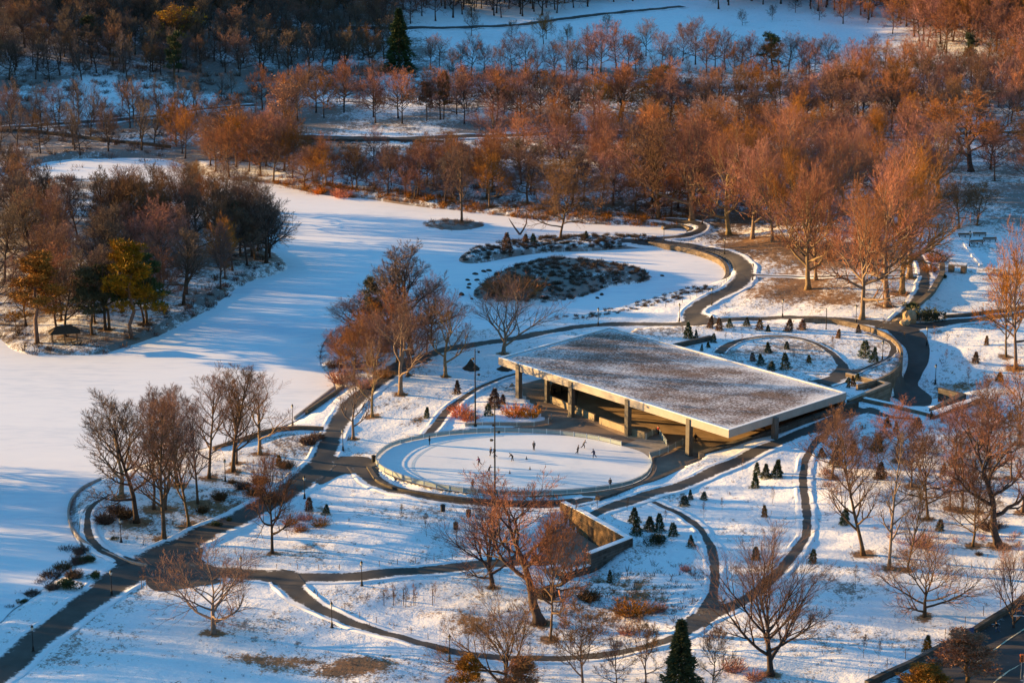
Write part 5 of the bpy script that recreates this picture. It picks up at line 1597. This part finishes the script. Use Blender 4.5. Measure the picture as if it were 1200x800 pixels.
fs = px_poly([(300, 212), (370, 225), (440, 231), (500, 240), (580, 249), (640, 255), (700, 260), (790, 262), (795, 254), (700, 250), (580, 240), (500, 230), (430, 222), (320, 206)], 3, .8)
tufts('reed_fringe', scatter(fs, 300, (.7, 1.6)), lowp, 'red_twig', 'rusty reeds and brush fringing the far shore')
w1 = px_poly([(230, 165), (330, 200), (440, 222), (600, 240), (800, 250), (1060, 225), (1080, 165), (800, 160), (480, 165)], 2, 2)
tufts('wood_undergrowth', scatter(w1, 700, (.8, 1.9)), lowp, 'brown_stem', 'brown undergrowth below the far shore trees')
tufts('spit_undergrowth', scatter(PEN_W, 420, (.7, 1.6)), lowp, 'brown_stem', 'brown brush between the trunks on the spit')
w2 = px_poly([(-40, 180), (200, 180), (320, 120), (1220, 150), (1220, 108), (480, 90), (470, 40), (-40, 40)], 2, 4)
tufts('hillside_undergrowth', scatter(w2, 1500, (1.0, 2.2)), lowp, 'brown_stem', 'dark brush over the shaded hillside and far wood')
cb = px_poly([(376, 402), (395, 388), (430, 380), (470, 384), (470, 410), (440, 432), (400, 452), (384, 438)], 3, .8)
tufts('clump_undergrowth', scatter(cb, 80, (.8, 1.8)), lowp, 'red_twig', 'rusty brush under the central shore trees')
eg = px_poly([(960, 540), (1010, 500), (1080, 490), (1200, 480), (1230, 640), (1120, 640), (1000, 620)], 3, 2.5)
tufts('grove_undergrowth', scatter(eg, 110, (.5, 1.2)), lowp, 'red_twig', 'reddish brush between the trunks of the east grove')
# dry stalks poking out of the lawn snow
stp = dict(Rr=.5, H=.7, n=9, w=.05, fine=1)
lawn = px_poly([(130, 720), (420, 690), (560, 690), (700, 690), (860, 690), (1000, 660), (1180, 680), (1060, 790), (600, 790), (200, 800)], 2, .5)
lawn2 = px_poly([(690, 610), (800, 580), (930, 530), (1000, 510), (980, 640), (850, 660), (720, 660)], 2, 1.5)
lawn3 = [p for p in GARD_W]
lawn4 = px_poly([(290, 650), (420, 560), (560, 600), (590, 640), (420, 662)], 2, .5)
lawn5 = px_poly([(120, 600), (180, 560), (300, 520), (360, 510), (340, 560), (240, 620), (160, 640)], 2, .8)
lawn6 = px_poly([(840, 370), (900, 340), (1050, 345), (1100, 400), (1160, 390), (1160, 480), (1090, 450), (1095, 400)], 2, 3.5)
st = scatter(lawn, 300, (.5, 1.3)) + scatter(lawn2, 130, (.5, 1.2)) + scatter(lawn3, 150, (.5, 1.1)) + scatter(lawn4, 60, (.5, 1.2)) + scatter(lawn5, 170, (.6, 1.6)) + scatter(lawn6, 130, (.6, 1.4))
bed = px_poly([(650, 690), (700, 672), (760, 664), (815, 672), (820, 712), (770, 745), (680, 755), (600, 752), (560, 735), (600, 710)], 3, -.5)
st = st + scatter(bed, 330, (.8, 1.9))
tufts('dry_stalks', st, stp, 'brown_stem', 'dry brown stalks poking through the lawn snow')

# ------------------------------------------------------------------ shrubs one can count
SH = [
 ('red', 540, 487, 34, 'orange red dogwood in the rink planting bed'), ('red', 550, 492, 26, 'smaller orange dogwood beside the light mast'), ('red', 604, 487, 34, 'scarlet dogwood below the first roof column'), ('red', 622, 488, 30, 'scarlet dogwood at the plaza end of the bed'),
 ('red', 340, 614, 22, 'reddish dogwood beside the dark drooping tree'), ('red', 358, 609, 22, 'reddish dogwood next to the olive evergreen'), ('rusty', 352, 622, 22, 'rust shrub in front of the dogwoods'),
 ('brown', 362, 520, 26, 'dense dark shrub at the terrace corner'), ('brown', 372, 514, 20, 'dark shrub touching the terrace bench wall'), ('brown', 285, 572, 22, 'brown shrub mound in the terrace bed'), ('brown', 300, 580, 26, 'larger brown shrub near the drooping tree'), ('brown', 318, 588, 28, 'wide brown shrub beside the promenade'), ('brown', 272, 566, 12, 'small dark shrub in the terrace bed'), ('brown', 258, 584, 22, 'low brown shrub in the terrace bed middle'),
 ('brown', 124, 612, 30, 'brown shrub mound at the terrace tip'), ('brown', 136, 600, 24, 'brown shrub behind the terrace tip mound'), ('evergreen', 133, 632, 9, 'tiny dark shrub by the terrace lamp'),
 ('evergreen', 254, 616, 13, 'black green shrub on the terrace edge'), ('evergreen', 268, 610, 9, 'small black green shrub on the terrace edge'),
 ('brown', 78, 648, 22, 'dark shrub at the top of the lake bank'), ('brown', 92, 660, 24, 'wide dark shrub on the lake bank'), ('evergreen', 106, 658, 18, 'green shrub on the lake bank'), ('brown', 74, 668, 24, 'brown shrub halfway down the lake bank'), ('evergreen', 80, 688, 28, 'dark low evergreen shrub beside the promenade bank'), ('evergreen', 112, 676, 17, 'dark evergreen shrub next to the promenade'), ('brown', 48, 686, 20, 'shrub near the water on the lake bank'), ('brown', 38, 698, 20, 'brown shrub at the low end of the bank'), ('evergreen', 28, 706, 12, 'small dark shrub at the low end of the bank'), ('brown', 12, 714, 14, 'last low shrub along the bank'),
 ('brown', 60, 678, 26, 'dark shrub midway along the lake bank'), ('brown', 95, 648, 22, 'dark shrub under the terrace wall end'), ('brown', 62, 690, 20, 'shrub on the bank above the water'), ('brown', 86, 676, 24, 'brown shrub against the green bank evergreen'), ('brown', 22, 700, 18, 'shrub low on the bank near the frame edge'),
 ('brown', 146, 606, 26, 'brown shrub between the terrace trunks'), ('brown', 335, 548, 22, 'brown shrub near the olive evergreen'), ('brown', 305, 566, 22, 'brown shrub behind the promenade mound'), ('brown', 238, 600, 18, 'small brown shrub in the open terrace bed'), ('rusty', 375, 616, 26, 'rust shrub below the dark small evergreen'),
 ('evergreen', 772, 637, 27, 'dark domed shrub in front of the spruce cluster'),
 ('rusty', 742, 718, 58, 'wide rust coloured shrub on the south lawn'), ('rusty', 772, 716, 24, 'smaller rust shrub beside the wide one'), ('rusty', 735, 742, 30, 'rust shrub just above the loop path'), ('red', 803, 668, 15, 'reddish shrub inside the loop path'), ('brown', 640, 700, 34, 'tangled brown shrub behind the leaning tree'), ('brown', 690, 702, 30, 'brown shrub beyond the leaning tree'),
 ('rusty', 1080, 640, 34, 'rust shrub in front of the round bushy tree'), ('rusty', 860, 785, 34, 'rust shrub at the foot of the vase shaped tree'), ('rusty', 885, 796, 28, 'rust shrub touching the vase shaped trunk'), ('rusty', 520, 765, 16, 'small rust shrub along the loop path'),
 ('evergreen', 1088, 377, 40, 'big dark shrub beside the lit boulders'), ('evergreen', 1068, 360, 15, 'dark shrub behind the lit boulders'), ('rusty', 1098, 306, 34, 'reddish brown shrub at the top of the climbing path'), ('rusty', 1090, 318, 24, 'brown shrub against the climbing path edge'), ('evergreen', 1107, 326, 10, 'small dark shrub beside the footbridge'),
 ('rusty', 400, 448, 34, 'dense rusty shrub on the central shore'), ('rusty', 428, 454, 28, 'dense rusty shrub near the landing'), ('rusty', 392, 430, 26, 'rusty shrub leaning over the ice'), ('rusty', 450, 442, 24, 'rusty shrub under the pale forked tree'),
 ('red', 400, 232, 28, 'bright rust reed mound on the far shore'), ('red', 375, 227, 18, 'smaller rust reed mound on the far shore'),
 ('brown', 1160, 620, 30, 'brown shrub at the foot of the massive leaning tree'), ('brown', 1147, 650, 10, 'small dark shrub below the leaning tree'), ('rusty', 330, 178, 40, 'rusty brush mound below the park road'),
 ('rusty', 605, 345, 74, 'large rust brown shrub thicket on the island'), ('rusty', 585, 342, 44, 'rust brown shrub at the island tip'), ('brown', 530, 520 - 40, 14, 'small brown shrub beside the narrow path'),
]
for kd, px, py, w, lab in SH:
    p = G(px, py)
    o = shrub(kd, px, py, w, lab, hs=.62 if w > 40 and kd == 'rusty' else .85)

# mulch mounds on the lawn
for px, py, w, h, lab in [(552, 432, 22, 12, 'dark brown mulch mound under the tall light mast'), (590, 433, 20, 6, 'low dark mulch heap near the roof corner')]:
    p = G(px, py); k = mpp(p); n = 22
    bm = bmesh.new()
    rgm = np.random.default_rng(px)
    prof = [(1, 0), (.78, .16), (.5, .42), (.26, .72), (.08, .95)]
    rings = []
    for r_, z_ in prof:
        rings.append([bm.verts.new((w / 2 * k * r_ * math.cos(6.2832 * i / n) * rgm.uniform(.86, 1.12), w / 2 * k * r_ * math.sin(6.2832 * i / n) * rgm.uniform(.86, 1.12), h * k * z_ * rgm.uniform(.9, 1.08) - .05)) for i in range(n)])
    tp = bm.verts.new((0, 0, h * k))
    for a, b in zip(rings, rings[1:]):
        for i in range(n):
            bm.faces.new((a[i], a[(i + 1) % n], b[(i + 1) % n], b[i]))
    for i in range(n):
        bm.faces.new((rings[-1][i], rings[-1][(i + 1) % n], tp))
    me = bpy.data.meshes.new('mulch_mound'); bm.to_mesh(me); bm.free(); me.materials.append(M['mulch'])
    tag(link('mulch_mound', me, None, p), lab, 'mulch heap')

# stones
def rock(seed, d):
    bm = bmesh.new(); bmesh.ops.create_icosphere(bm, subdivisions=2, radius=.5)
    rk = np.random.default_rng(seed); ax = rk.normal(size=(7, 3))
    for v in bm.verts:
        n_ = np.array(v.co) * 2
        f = 1 + .16 * sum(math.sin(3 * (n_ @ a) + i) for i, a in enumerate(ax)) / 2.2
        v.co = Vector((v.co.x * d[0] * f, v.co.y * d[1] * f, v.co.z * d[2] * f))
    me = bpy.data.meshes.new('rock'); bm.to_mesh(me); bm.free()
    return me
for px, py, d, lab in [(1066, 378, (3.4, 2.2, 3.6), 'tall sunlit boulder beside the road junction'), (1060, 381, (2.2, 1.6, 1.6), 'low pale boulder against the tall one'), (1054, 377, (3.6, 1.2, 1.0), 'long flat boulder beside the climbing path'), (1072, 374, (2.4, 2, 3.0), 'upright boulder next to the dark shrub')]:
    me = rock(px, d); me.materials.append(M['rock'])
    tag(link('boulder', me, None, G(px, py) + Vector((0, 0, d[2] * .3))), lab, 'boulder')
me = rock(3, (1, .8, .6)); me.materials.append(M['dark_bark'])
for px, py in [(548, 328), (550, 333), (557, 321), (567, 318), (573, 317), (553, 350), (541, 345), (776, 323), (549, 337), (559, 328), (700, 349), (705, 345)]:
    q = U(px, py, 0.1)
    o = tag(link('stone', me, None, (q[0], q[1], .1)), 'dark stone frozen into the pond ice', 'stone', 'stones in the pond ice')
    s = rnd.uniform(.8, 1.6); o.scale = (s * 1.3, s, s); o.rotation_euler.z = rnd.uniform(0, 6)

# leaf litter melted into a ring round each trunk
gme = bpy.data.objects['ground'].data
bz = bare.copy()
for x, y, r_ in BASES:
    mk = (abs(V[:, 0] - x) < 6) & (abs(V[:, 1] - y) < 6)
    bz[mk] += 1.0 * np.exp(-((V[mk, 0] - x) ** 2 + (V[mk, 1] - y) ** 2) / (r_ * 1.3) ** 2)
gme.attributes['bare'].data.foreach_set('value', np.clip(bz, 0, 1.2).astype(np.float32))
# ------------------------------------------------------------------ lamp posts
def lamp_post():
    t = empty('lamp_post', (0, 0, 0), 0, 'lamp', 'lamp post', 'black park lamp posts')
    MB().lathe([(.26, 0), (.26, .12), (.17, .22), (.15, .7), (.10, .85), (.075, .95)]).build('base', 'black', t)
    MB().lathe([(.07, .94), (.055, 3.0), (.075, 3.05), (.075, 3.12), (.05, 3.2)]).build('pole', 'black', t)
    hd = MB().lathe([(.22, 3.65), (.20, 3.72), (.10, 3.90), (.03, 3.97), (.03, 4.06)]).build('lamp_head', 'black', t)
    MB().lathe([(.10, 3.19), (.20, 3.42), (.21, 3.62), (.19, 3.66)]).build('lamp_glass', 'glassy', hd)
    return t
LAMPS = [(39, 763, 'beside the promenade nearest the bottom corner'), (131, 697, 'beside the promenade opposite the lake bank'), (142, 635, 'on the terrace tip'), (283, 681, 'at the fork of the court path'), (424, 686, 'beside the straight court path'), (389, 735, 'beside the narrow loop path on the open lawn'), (527, 774, 'where the loop path reaches the bottom'),
         (357, 584, 'across the promenade from the dogwoods'), (402, 528, 'near the rink entrance apron'), (264, 564, 'in the terrace tree group'), (343, 498, 'beside the lake landing'), (701, 382, 'behind the top corner of the roof'), (778, 283, 'at the spit end of the pond path'), (849, 298, 'outside the pond path bend'), (882, 329, 'where the lawn path meets the pond path'),
         (834, 358, 'inside the pond path below its bend'), (796, 377, 'beside the pond bank shrubs'), (917, 372, 'beside the long path behind the roof garden'), (1003, 379, 'beside the plane tree nearest the garden'), (1086, 405, 'on the snow across from the garden wall'), (1096, 450, 'on the shaded snow beside the service drive'), (1136, 290, 'on the shaded far terrace'), (764, 257, 'at the cove shore'), (823, 263, 'at the cove head'), (1034, 422, 'on the roof garden beside the conifers')]
L0 = lamp_post()
for i, (px, py, lab) in enumerate(LAMPS):
    o = L0 if i == 0 else copy_tree(L0)
    o.location = gard_loc(px, py) if px == 1034 else G(px, py)
    o.scale = (1.05,) * 3
    o['label'] = 'black park lamp post ' + lab

# modern arm lamp and light masts
def arm_lamp(px, py, h, lab, cat='street lamp', mat='black', arm=2.0, rz=math.pi):
    p = G(px, py) if px != 968 else Vector((*U(px, py, GZ)[:2], GZ))
    t = empty('street_lamp', p, rz, lab, cat)
    MB().lathe([(.16, 0), (.14, .3), (.10, .4), (.08, h)]).build('pole', mat, t)
    MB().tube([(0, 0, h - .1), (arm * .5, 0, h + .1), (arm, 0, h + .12)], .05, 6).build('arm', mat, t)
    MB().box((arm + .2, 0, h + .08), (.7, .26, .12)).build('lamp_head', mat, t)
arm_lamp(968, 386, 4.6, 'modern lamp with a short arm on the roof garden edge', arm=1.0)
arm_lamp(1199, 812, 11.5, 'pale street lamp over the city street', mat='steel', arm=1.4)
def mast(px, py, h, lab, nl):
    t = empty('light_mast', G(px, py), 0, lab, 'light mast')
    MB().lathe([(.30, 0), (.28, .3), (.17, .4), (.09, h)]).build('pole', 'black', t)
    for k in range(nl):
        z = h - .6 - k * 1.5
        a = k * 2.2
        b = MB(); b.tube([(0, 0, z), (math.cos(a) * .55, math.sin(a) * .55, z)], .035, 5); b.box((math.cos(a) * .7, math.sin(a) * .7, z - .05), (.42, .36, .34), a)
        b.build('floodlight', 'black', t)
mast(557, 499, 15.2, 'tall slim floodlight mast beside the orange shrubs', 4)
mast(580, 600, 19.5, 'tallest floodlight mast in front of the ice rink', 6)

# ------------------------------------------------------------------ people
def skin_mesh(name, V, E_, Rd, mat, levels=2):
    me = bpy.data.meshes.new(name)
    me.from_pydata(V, E_, [])
    o = bpy.data.objects.new(name, me)
    C.objects.link(o)
    md = o.modifiers.new('s', 'SKIN')
    md.use_smooth_shade = True
    for i, r in enumerate(Rd):
        me.skin_vertices[0].data[i].radius = (r, r) if np.isscalar(r) else r
    me.skin_vertices[0].data[0].use_root = True
    ss = o.modifiers.new('u', 'SUBSURF'); ss.levels = levels; ss.render_levels = levels
    dg = bpy.context.evaluated_depsgraph_get()
    m2 = bpy.data.meshes.new_from_object(o.evaluated_get(dg))
    bpy.data.objects.remove(o)
    m2.materials.clear(); m2.materials.append(M[mat]); m2.name = name
    return m2
POSE = {}
def pose(name, lean, la, lb, aa, ab):
    """facing +x. lean: trunk tilt; la/lb: (forward, back-lift) of the legs; aa/ab: arm swing"""
    pel = np.array([0, 0, .92])
    up = np.array([math.sin(lean), 0, math.cos(lean)])
    ch = pel + up * .34; sh = pel + up * .50; nk = pel + up * .58; hd = pel + up * .68 + (.02, 0, 0); tp = pel + up * .78 + (.03, 0, .02)
    def leg(side, fw, lift):
        hip = pel + (0, side * .09, -.04)
        kn = hip + np.array([math.sin(fw) * .43, side * .02, -math.cos(fw) * .43])
        an = kn + np.array([math.sin(fw - lift) * .41, side * .03, -math.cos(fw - lift) * .41])
        return hip, kn, an, an + np.array([.16, side * .02, -.03])
    def arm(side, sw, el):
        s_ = sh + (0, side * .18, -.02)
        e = s_ + np.array([math.sin(sw) * .27, side * .07, -math.cos(sw) * .27])
        w = e + np.array([math.sin(sw + el) * .25, side * .02, -math.cos(sw + el) * .25])
        return s_, e, w, w + (w - e) * .35
    lL, lR, aL, aR = leg(1, *la), leg(-1, *lb), arm(1, *aa), arm(-1, *ab)
    zmin = min(lL[3][2], lR[3][2], lL[2][2], lR[2][2]) - .05
    sh_ = np.array([0, 0, -zmin])
    V = [pel, ch, sh, nk, hd, tp, *lL, *lR, *aL, *aR]
    V = [tuple(v + sh_) for v in V]
    E_ = [(0, 1), (1, 2), (2, 3), (3, 4), (4, 5), (0, 6), (6, 7), (7, 8), (8, 9), (0, 10), (10, 11), (11, 12), (12, 13), (2, 14), (14, 15), (15, 16), (16, 17), (2, 18), (18, 19), (19, 20), (20, 21)]
    Rb = [.12, .125, .11, .055, .095, .07, .085, .06, .04, .035, .085, .06, .04, .035, .055, .042, .032, .03, .055, .042, .032, .03]
    jk = [0, 1, 2, 14, 15, 16, 18, 19, 20]
    tr = [0, 6, 7, 8, 10, 11, 12]
    def sub(ids, grow):
        mp = {a: i for i, a in enumerate(ids)}
        e = [(mp[a], mp[b]) for a, b in E_ if a in mp and b in mp]
        return [V[i] for i in ids], e, [Rb[i] + grow for i in ids]
    POSE[name] = dict(body=(V, E_, Rb), jacket=sub(jk, .035), trousers=sub(tr, .028), head=V[4], tip=V[5])
pose('glide', .22, (.25, .35), (-.45, .5), (.5, .4), (-.5, .3))
pose('push', .42, (.5, .6), (-.6, .3), (.8, .5), (-.7, .2))
pose('stand', .03, (.06, .05), (-.06, .05), (.1, .2), (-.1, .2))
pose('stoop', .75, (.35, .45), (-.1, .3), (.4, .5), (.2, .6))
CACHE = {}
def person(px, py, ps, rz, jac, trs, label, z=None, hm=1.72, hat='cloth_black', pt=None):
    p = pt if pt is not None else (Vector((*U(px, py, Z0)[:2], Z0 + (.07 if z is None else z))))
    t = empty('person', p, rz, label, 'person')
    t.scale = (hm / 1.72,) * 3
    P_ = POSE[ps]
    for part, mt in (('body', 'skin'), ('jacket', 'cloth_' + jac), ('trousers', 'cloth_' + trs)):
        k = (ps, part, mt)
        if k not in CACHE:
            CACHE[k] = skin_mesh(part, *P_[part], mt)
        link(part, CACHE[k], t)
    h = np.array(P_['head']); d = unit(np.array(P_['tip']) - h)
    b = MB(); b.tube([h + d * .02 - (.02, 0, 0), h + d * .10 - (.01, 0, 0), h + d * .17], [.112, .105, .04], 10)
    b.build('hat', hat, t, smooth_=True)
    for s in (1, -1):
        pass
    return t
PEOPLE = [(503.4, 521.5, 'stand', 0.3, 'black', 'black', 'person in dark clothes at the far left rail of the rink'), (561.4, 546, 'glide', 2.8, 'plum', 'black', 'skater in a plum jacket'), (573, 555.5, 'push', .2, 'black', 'black', 'skater in black bending forward near mid ice'), (574.8, 535, 'glide', 1.0, 'navy', 'black', 'skater in navy behind the tall mast'),
          (579.5, 537, 'glide', 3.0, 'black', 'denim', 'skater in jeans overlapping the tall mast'), (600.6, 540.5, 'stoop', 3.1, 'black', 'black', 'skater stooping low to the left'), (625.6, 528, 'stand', 1.2, 'grey', 'black', 'skater in grey alone toward the far rail'), (553.8, 573.5, 'stand', 1.5, 'black', 'black', 'person in black standing near the front rail'),
          (677, 532.5, 'glide', .4, 'black', 'black', 'skater in black leading the trio at the right'), (683.8, 526, 'push', .1, 'grey', 'black', 'skater in grey at the back of the trio'), (696, 537, 'glide', 2.6, 'navy', 'navy', 'skater in navy at the front of the trio'), (715, 571.5, 'stand', 1.7, 'black', 'black', 'person in black at the near right rail')]
for px, py, ps, rz, j, tr_, lab in PEOPLE:
    person(px, py, ps, rz, j, tr_, lab)
for px, py, j, lab in [(771.4, 509.5, 'red', 'person in a red top leaning at the gate rail'), (815, 518.5, 'black', 'person standing on the covered rink behind the last column'), (658, 461.5, 'black', 'person in black by the curved wall'), (650, 463, 'navy', 'person in navy beside the inner column')]:
    person(px, py, 'stand', rnd.uniform(0, 6), j, 'black', lab)
person(0, 0, 'glide', 2.4, 'black', 'denim', 'pedestrian walking along the street wall', pt=G(1168, 741))
for px, py in [(597.4, 555), (617, 538.2), (621, 550.2)]:
    b = MB(); b.lathe([(.22, 0), (.22, .04), (.13, .05), (.03, .6)], n=10)
    q = U(px, py, Z0)
    tag(b.build('training_cone', 'cloth_grey', None, (q[0], q[1], Z0 + .075)), 'small dark cone standing on the ice', 'cone', 'cones on the ice')

# bins and small dark boxes beside the rink walk
for px, py, lab in [(519, 599, 'dark litter bin on the lawn below the rink'), (549, 605, 'dark litter bin near the fanning dark tree'), (534, 620, 'dark bin lower on the snowy lawn'), (438, 541, 'black box at the rink rail end')]:
    t = empty('litter_bin', G(px, py), 0, lab, 'litter bin')
    MB().lathe([(.34, 0), (.40, .1), (.42, 1.05), (.36, 1.1)], n=12).build('body', 'black', t)
    MB().lathe([(.44, 1.09), (.44, 1.2), (.2, 1.32), (.05, 1.36)], n=12).build('lid', 'black', t)

# ------------------------------------------------------------------ lakeside shelter
g = G(76, 402)
t = empty('lakeside_shelter', g, .25, 'small open timber shelter with dark hipped roof on the spit shore', 'shelter')
for x in (-2.6, 0, 2.6):
    for y in (-1.4, 1.4):
        MB().tube([(x, y, -.4), (x, y, 2.5)], .11, 6).build('post', 'wood', t)
V = [(-3.3, -2, 2.45), (3.3, -2, 2.45), (3.3, 2, 2.45), (-3.3, 2, 2.45), (-1.5, 0, 3.9), (1.5, 0, 3.9)]
link('roof', mesh_np('roof', V, [(0, 1, 5, 4), (1, 2, 5), (2, 3, 4, 5), (3, 0, 4), (3, 2, 1, 0)], 'dark_bark'), t)
MB().box((0, 1.3, .5), (4.6, .4, .1)).build('bench', 'wood', t)

# ------------------------------------------------------------------ far terrace benches and footbridge
def bench(px, py, rz, lab):
    t = empty('park_bench', G(px, py), rz, lab, 'bench', 'benches on the shaded terrace')
    MB().box((0, 0, .45), (3.4, .5, .07)).build('seat', 'wood', t)
    b = MB(); b.box((0, .27, .78), (3.4, .06, .45)).build('backrest', 'wood', t)
    for x in (-1.4, 0, 1.4):
        MB().box((x, 0, .2), (.1, .5, .42)).build('leg', 'black', t)
for px, py, rz, lab in [(1131, 278, .1, 'dark bench beside the shaded lamp post'), (1148, 277, .0, 'dark bench farthest along the terrace'), (1145, 286, .2, 'bench nearer the sloping snow wall'), (1160, 283, .1, 'bench on the far side of the terrace')]:
    bench(px, py, rz, lab)
a, b = G(1112, 318), G(1132, 320)
t = empty('footbridge', a.lerp(b, .5), math.atan2(b.y - a.y, b.x - a.x), 'small snow topped stone bridge over the frozen channel', 'bridge')
b_ = MB(); Lb = (b - a).length
b_.box((-Lb * .36, 0, .7), (Lb * .3, 2.0, 2.0)); b_.box((Lb * .36, 0, .7), (Lb * .3, 2.0, 2.0)); b_.build('abutment', 'granite', t)
MB().box((0, 0, 1.85), (Lb * 1.03, 2.2, .3)).build('deck', 'concrete', t)
MB().box((0, 0, 2.06), (Lb * 1.03, 2.2, .12)).build('snow_cap', 'clean_snow', t)
def lowwall(name, pts, th, h, mat, lab, cat='wall', zz=None):
    P = [G(*p) for p in pts]
    q = catmull([[p.x, p.y, p.z] for p in P], 6)
    zs = height(q[:, 0], q[:, 1])
    tag(MB().wall(q, th, list(zs - .5), list(zs + h)).build(name, mat), lab, cat)
lowwall('channel_wall', [(1074, 360), (1088, 348), (1098, 334), (1104, 322), (1104, 312)], 1.2, .9, 'granite', 'curved stone edge between climbing path and frozen channel')
lowwall('channel_kerb', [(1108, 373), (1140, 370), (1175, 366), (1200, 362)], .9, .7, 'darkgranite', 'dark low wall below the frozen channel')
lowwall('stair_kerb', [(1130, 286), (1140, 300), (1150, 312)], .8, .5, 'clean_snow', 'snow covered sloping stair edge on the far terrace', 'stair edge')
lowwall('street_wall', [(1015, 806), (1060, 785), (1100, 764), (1140, 744), (1175, 722), (1225, 690)], .7, 1.1, 'darkgranite', 'dark wall running beside the city street')
lowwall('bank_wall', [(-20, 154), (60, 158), (140, 168), (200, 174)], .6, .9, 'darkgranite', 'dark low wall on the bank above the cove')
lowwall('road_wall', [(250, 148), (300, 156), (345, 162), (420, 166), (520, 167)], .7, .7, 'darkgranite', 'dark wall beside the park road in the wood')
lowwall('path_kerb', [(106, 652), (97, 640), (94, 620), (98, 602), (108, 588)], .5, .18, 'kerb', 'curved kerb along the lake terrace walk', 'kerb')

# ------------------------------------------------------------------ street corner
g = G(1133, 752)
t = empty('notice_board', g, .45, 'blue notice board on two posts above the street wall', 'sign')
for x in (-1.0, 1.0):
    MB().tube([(x, 0, -.2), (x, 0, 2.3)], .05, 6).build('post', 'steel', t)
MB().box((0, -.08, 1.75), (2.3, .06, 1.0)).build('panel', 'blue', t)
MB().box((-.55, -.115, 1.85), (.7, .012, .12)).build('stripe', 'white', t)
g = G(1094, 779)
t = empty('traffic_barrel', g, 0, 'orange traffic barrel on the snowy street verge', 'traffic barrel')
MB().lathe([(.30, .04), (.29, .4), (.27, .42), (.26, .75), (.24, .77), (.22, 1.02), (.08, 1.08)], n=14).build('body', 'orange', t)
MB().lathe([(.283, .45), (.272, .58)], n=14).build('band', 'white', t)
MB().lathe([(.40, 0), (.38, .06)], n=14).build('base', 'black', t)
g = G(1196, 796)
t = empty('traffic_signal', g, 0, 'orange cased signal box beside the street lamp', 'traffic signal')
MB().tube([(0, 0, -.1), (0, 0, 3.4)], .06, 6).build('post', 'steel', t)
MB().box((0, 0, 3.3), (.5, .4, 1.1)).build('housing', 'orange', t)
for z in (2.98, 3.3, 3.62):
    MB().tube([(0, -.2, z), (0, -.27, z)], .13, 10).build('lens', 'black', t)

def wire_fence(pts, lab, h=1.3, sp=4.0, mat='wood', rails=(1.2, .7)):
    P = catmull([[*G(*p)] for p in pts], 6)
    seg = np.r_[0, np.cumsum(np.linalg.norm(np.diff(P, axis=0), axis=1))]
    m = min(int(seg[-1] / sp) + 1, 95)
    tt = np.linspace(0, seg[-1], m)
    Q = np.stack([np.interp(tt, seg, P[:, k]) for k in range(2)], 1)
    Zq = height(Q[:, 0], Q[:, 1])
    t = empty('wire_fence', (Q[0][0], Q[0][1], Zq[0]), 0, lab, 'fence')
    b = MB(); b.tube([(0, 0, -.2), (0, 0, h)], .05, 5); pm = mesh_np('post', b.V, b.F, mat)
    L = []
    for (x, y), z in zip(Q, Zq):
        q = (x - Q[0][0], y - Q[0][1], z - Zq[0]); L.append(np.array(q)); link('post', pm, t, q)
    for r_ in rails:
        MB().tube([p + (0, 0, r_) for p in L], .012, 4, False).build('wire', 'steel', t)
wire_fence([(1018, 796), (1060, 772), (1100, 752), (1140, 728), (1180, 706), (1205, 690)], 'wire fence on thin posts above the street wall', 1.6, 4.6)
wire_fence([(300, 668), (360, 667), (420, 666), (480, 660), (530, 655)], 'low wire fence on the snow above the court path', .9, 3.2, 'wood', (.8,))
wire_fence([(372, 700), (420, 722), (470, 738), (530, 756), (600, 764)], 'low wire fence along the inner edge of the loop path', .9, 3.2, 'wood', (.8,))
wire_fence([(1075, 506), (1050, 514), (1020, 528), (1000, 540)], 'dark fence on the slope below the granite terrace', 1.2, 2.2, 'black', (1.1, .6))
wire_fence([(742, 281), (790, 286), (830, 295), (852, 308), (856, 324), (842, 338), (812, 350), (780, 360)], 'low iron fence along the pond side of the path', 1.0, 2.4, 'black', (.95, .5))
# stakes and straw mats of the sapling row
for k, px in enumerate((452, 463, 475, 487, 509)):
    p = G(px - 2, 709)
    t = empty('tree_stake', p, 0, 'thin dark stake tied beside a young sapling', 'stake', 'stakes of the sapling row')
    MB().tube([(0, 0, -.2), (0, 0, 2.6)], .06, 5).build('stake', 'dark_bark', t)
    MB().box((.12, 0, 1.7), (.3, .06, .08)).build('tie', 'black', t)
for px, py in ((166, 690), (172, 689)):
    p = G(px, py)
    t = empty('tree_stake', p, 0, 'stake beside the young tree at the lake path junction', 'stake', 'stakes at the path junction')
    MB().tube([(0, 0, -.2), (0, 0, 1.6)], .06, 5).build('stake', 'wood', t)
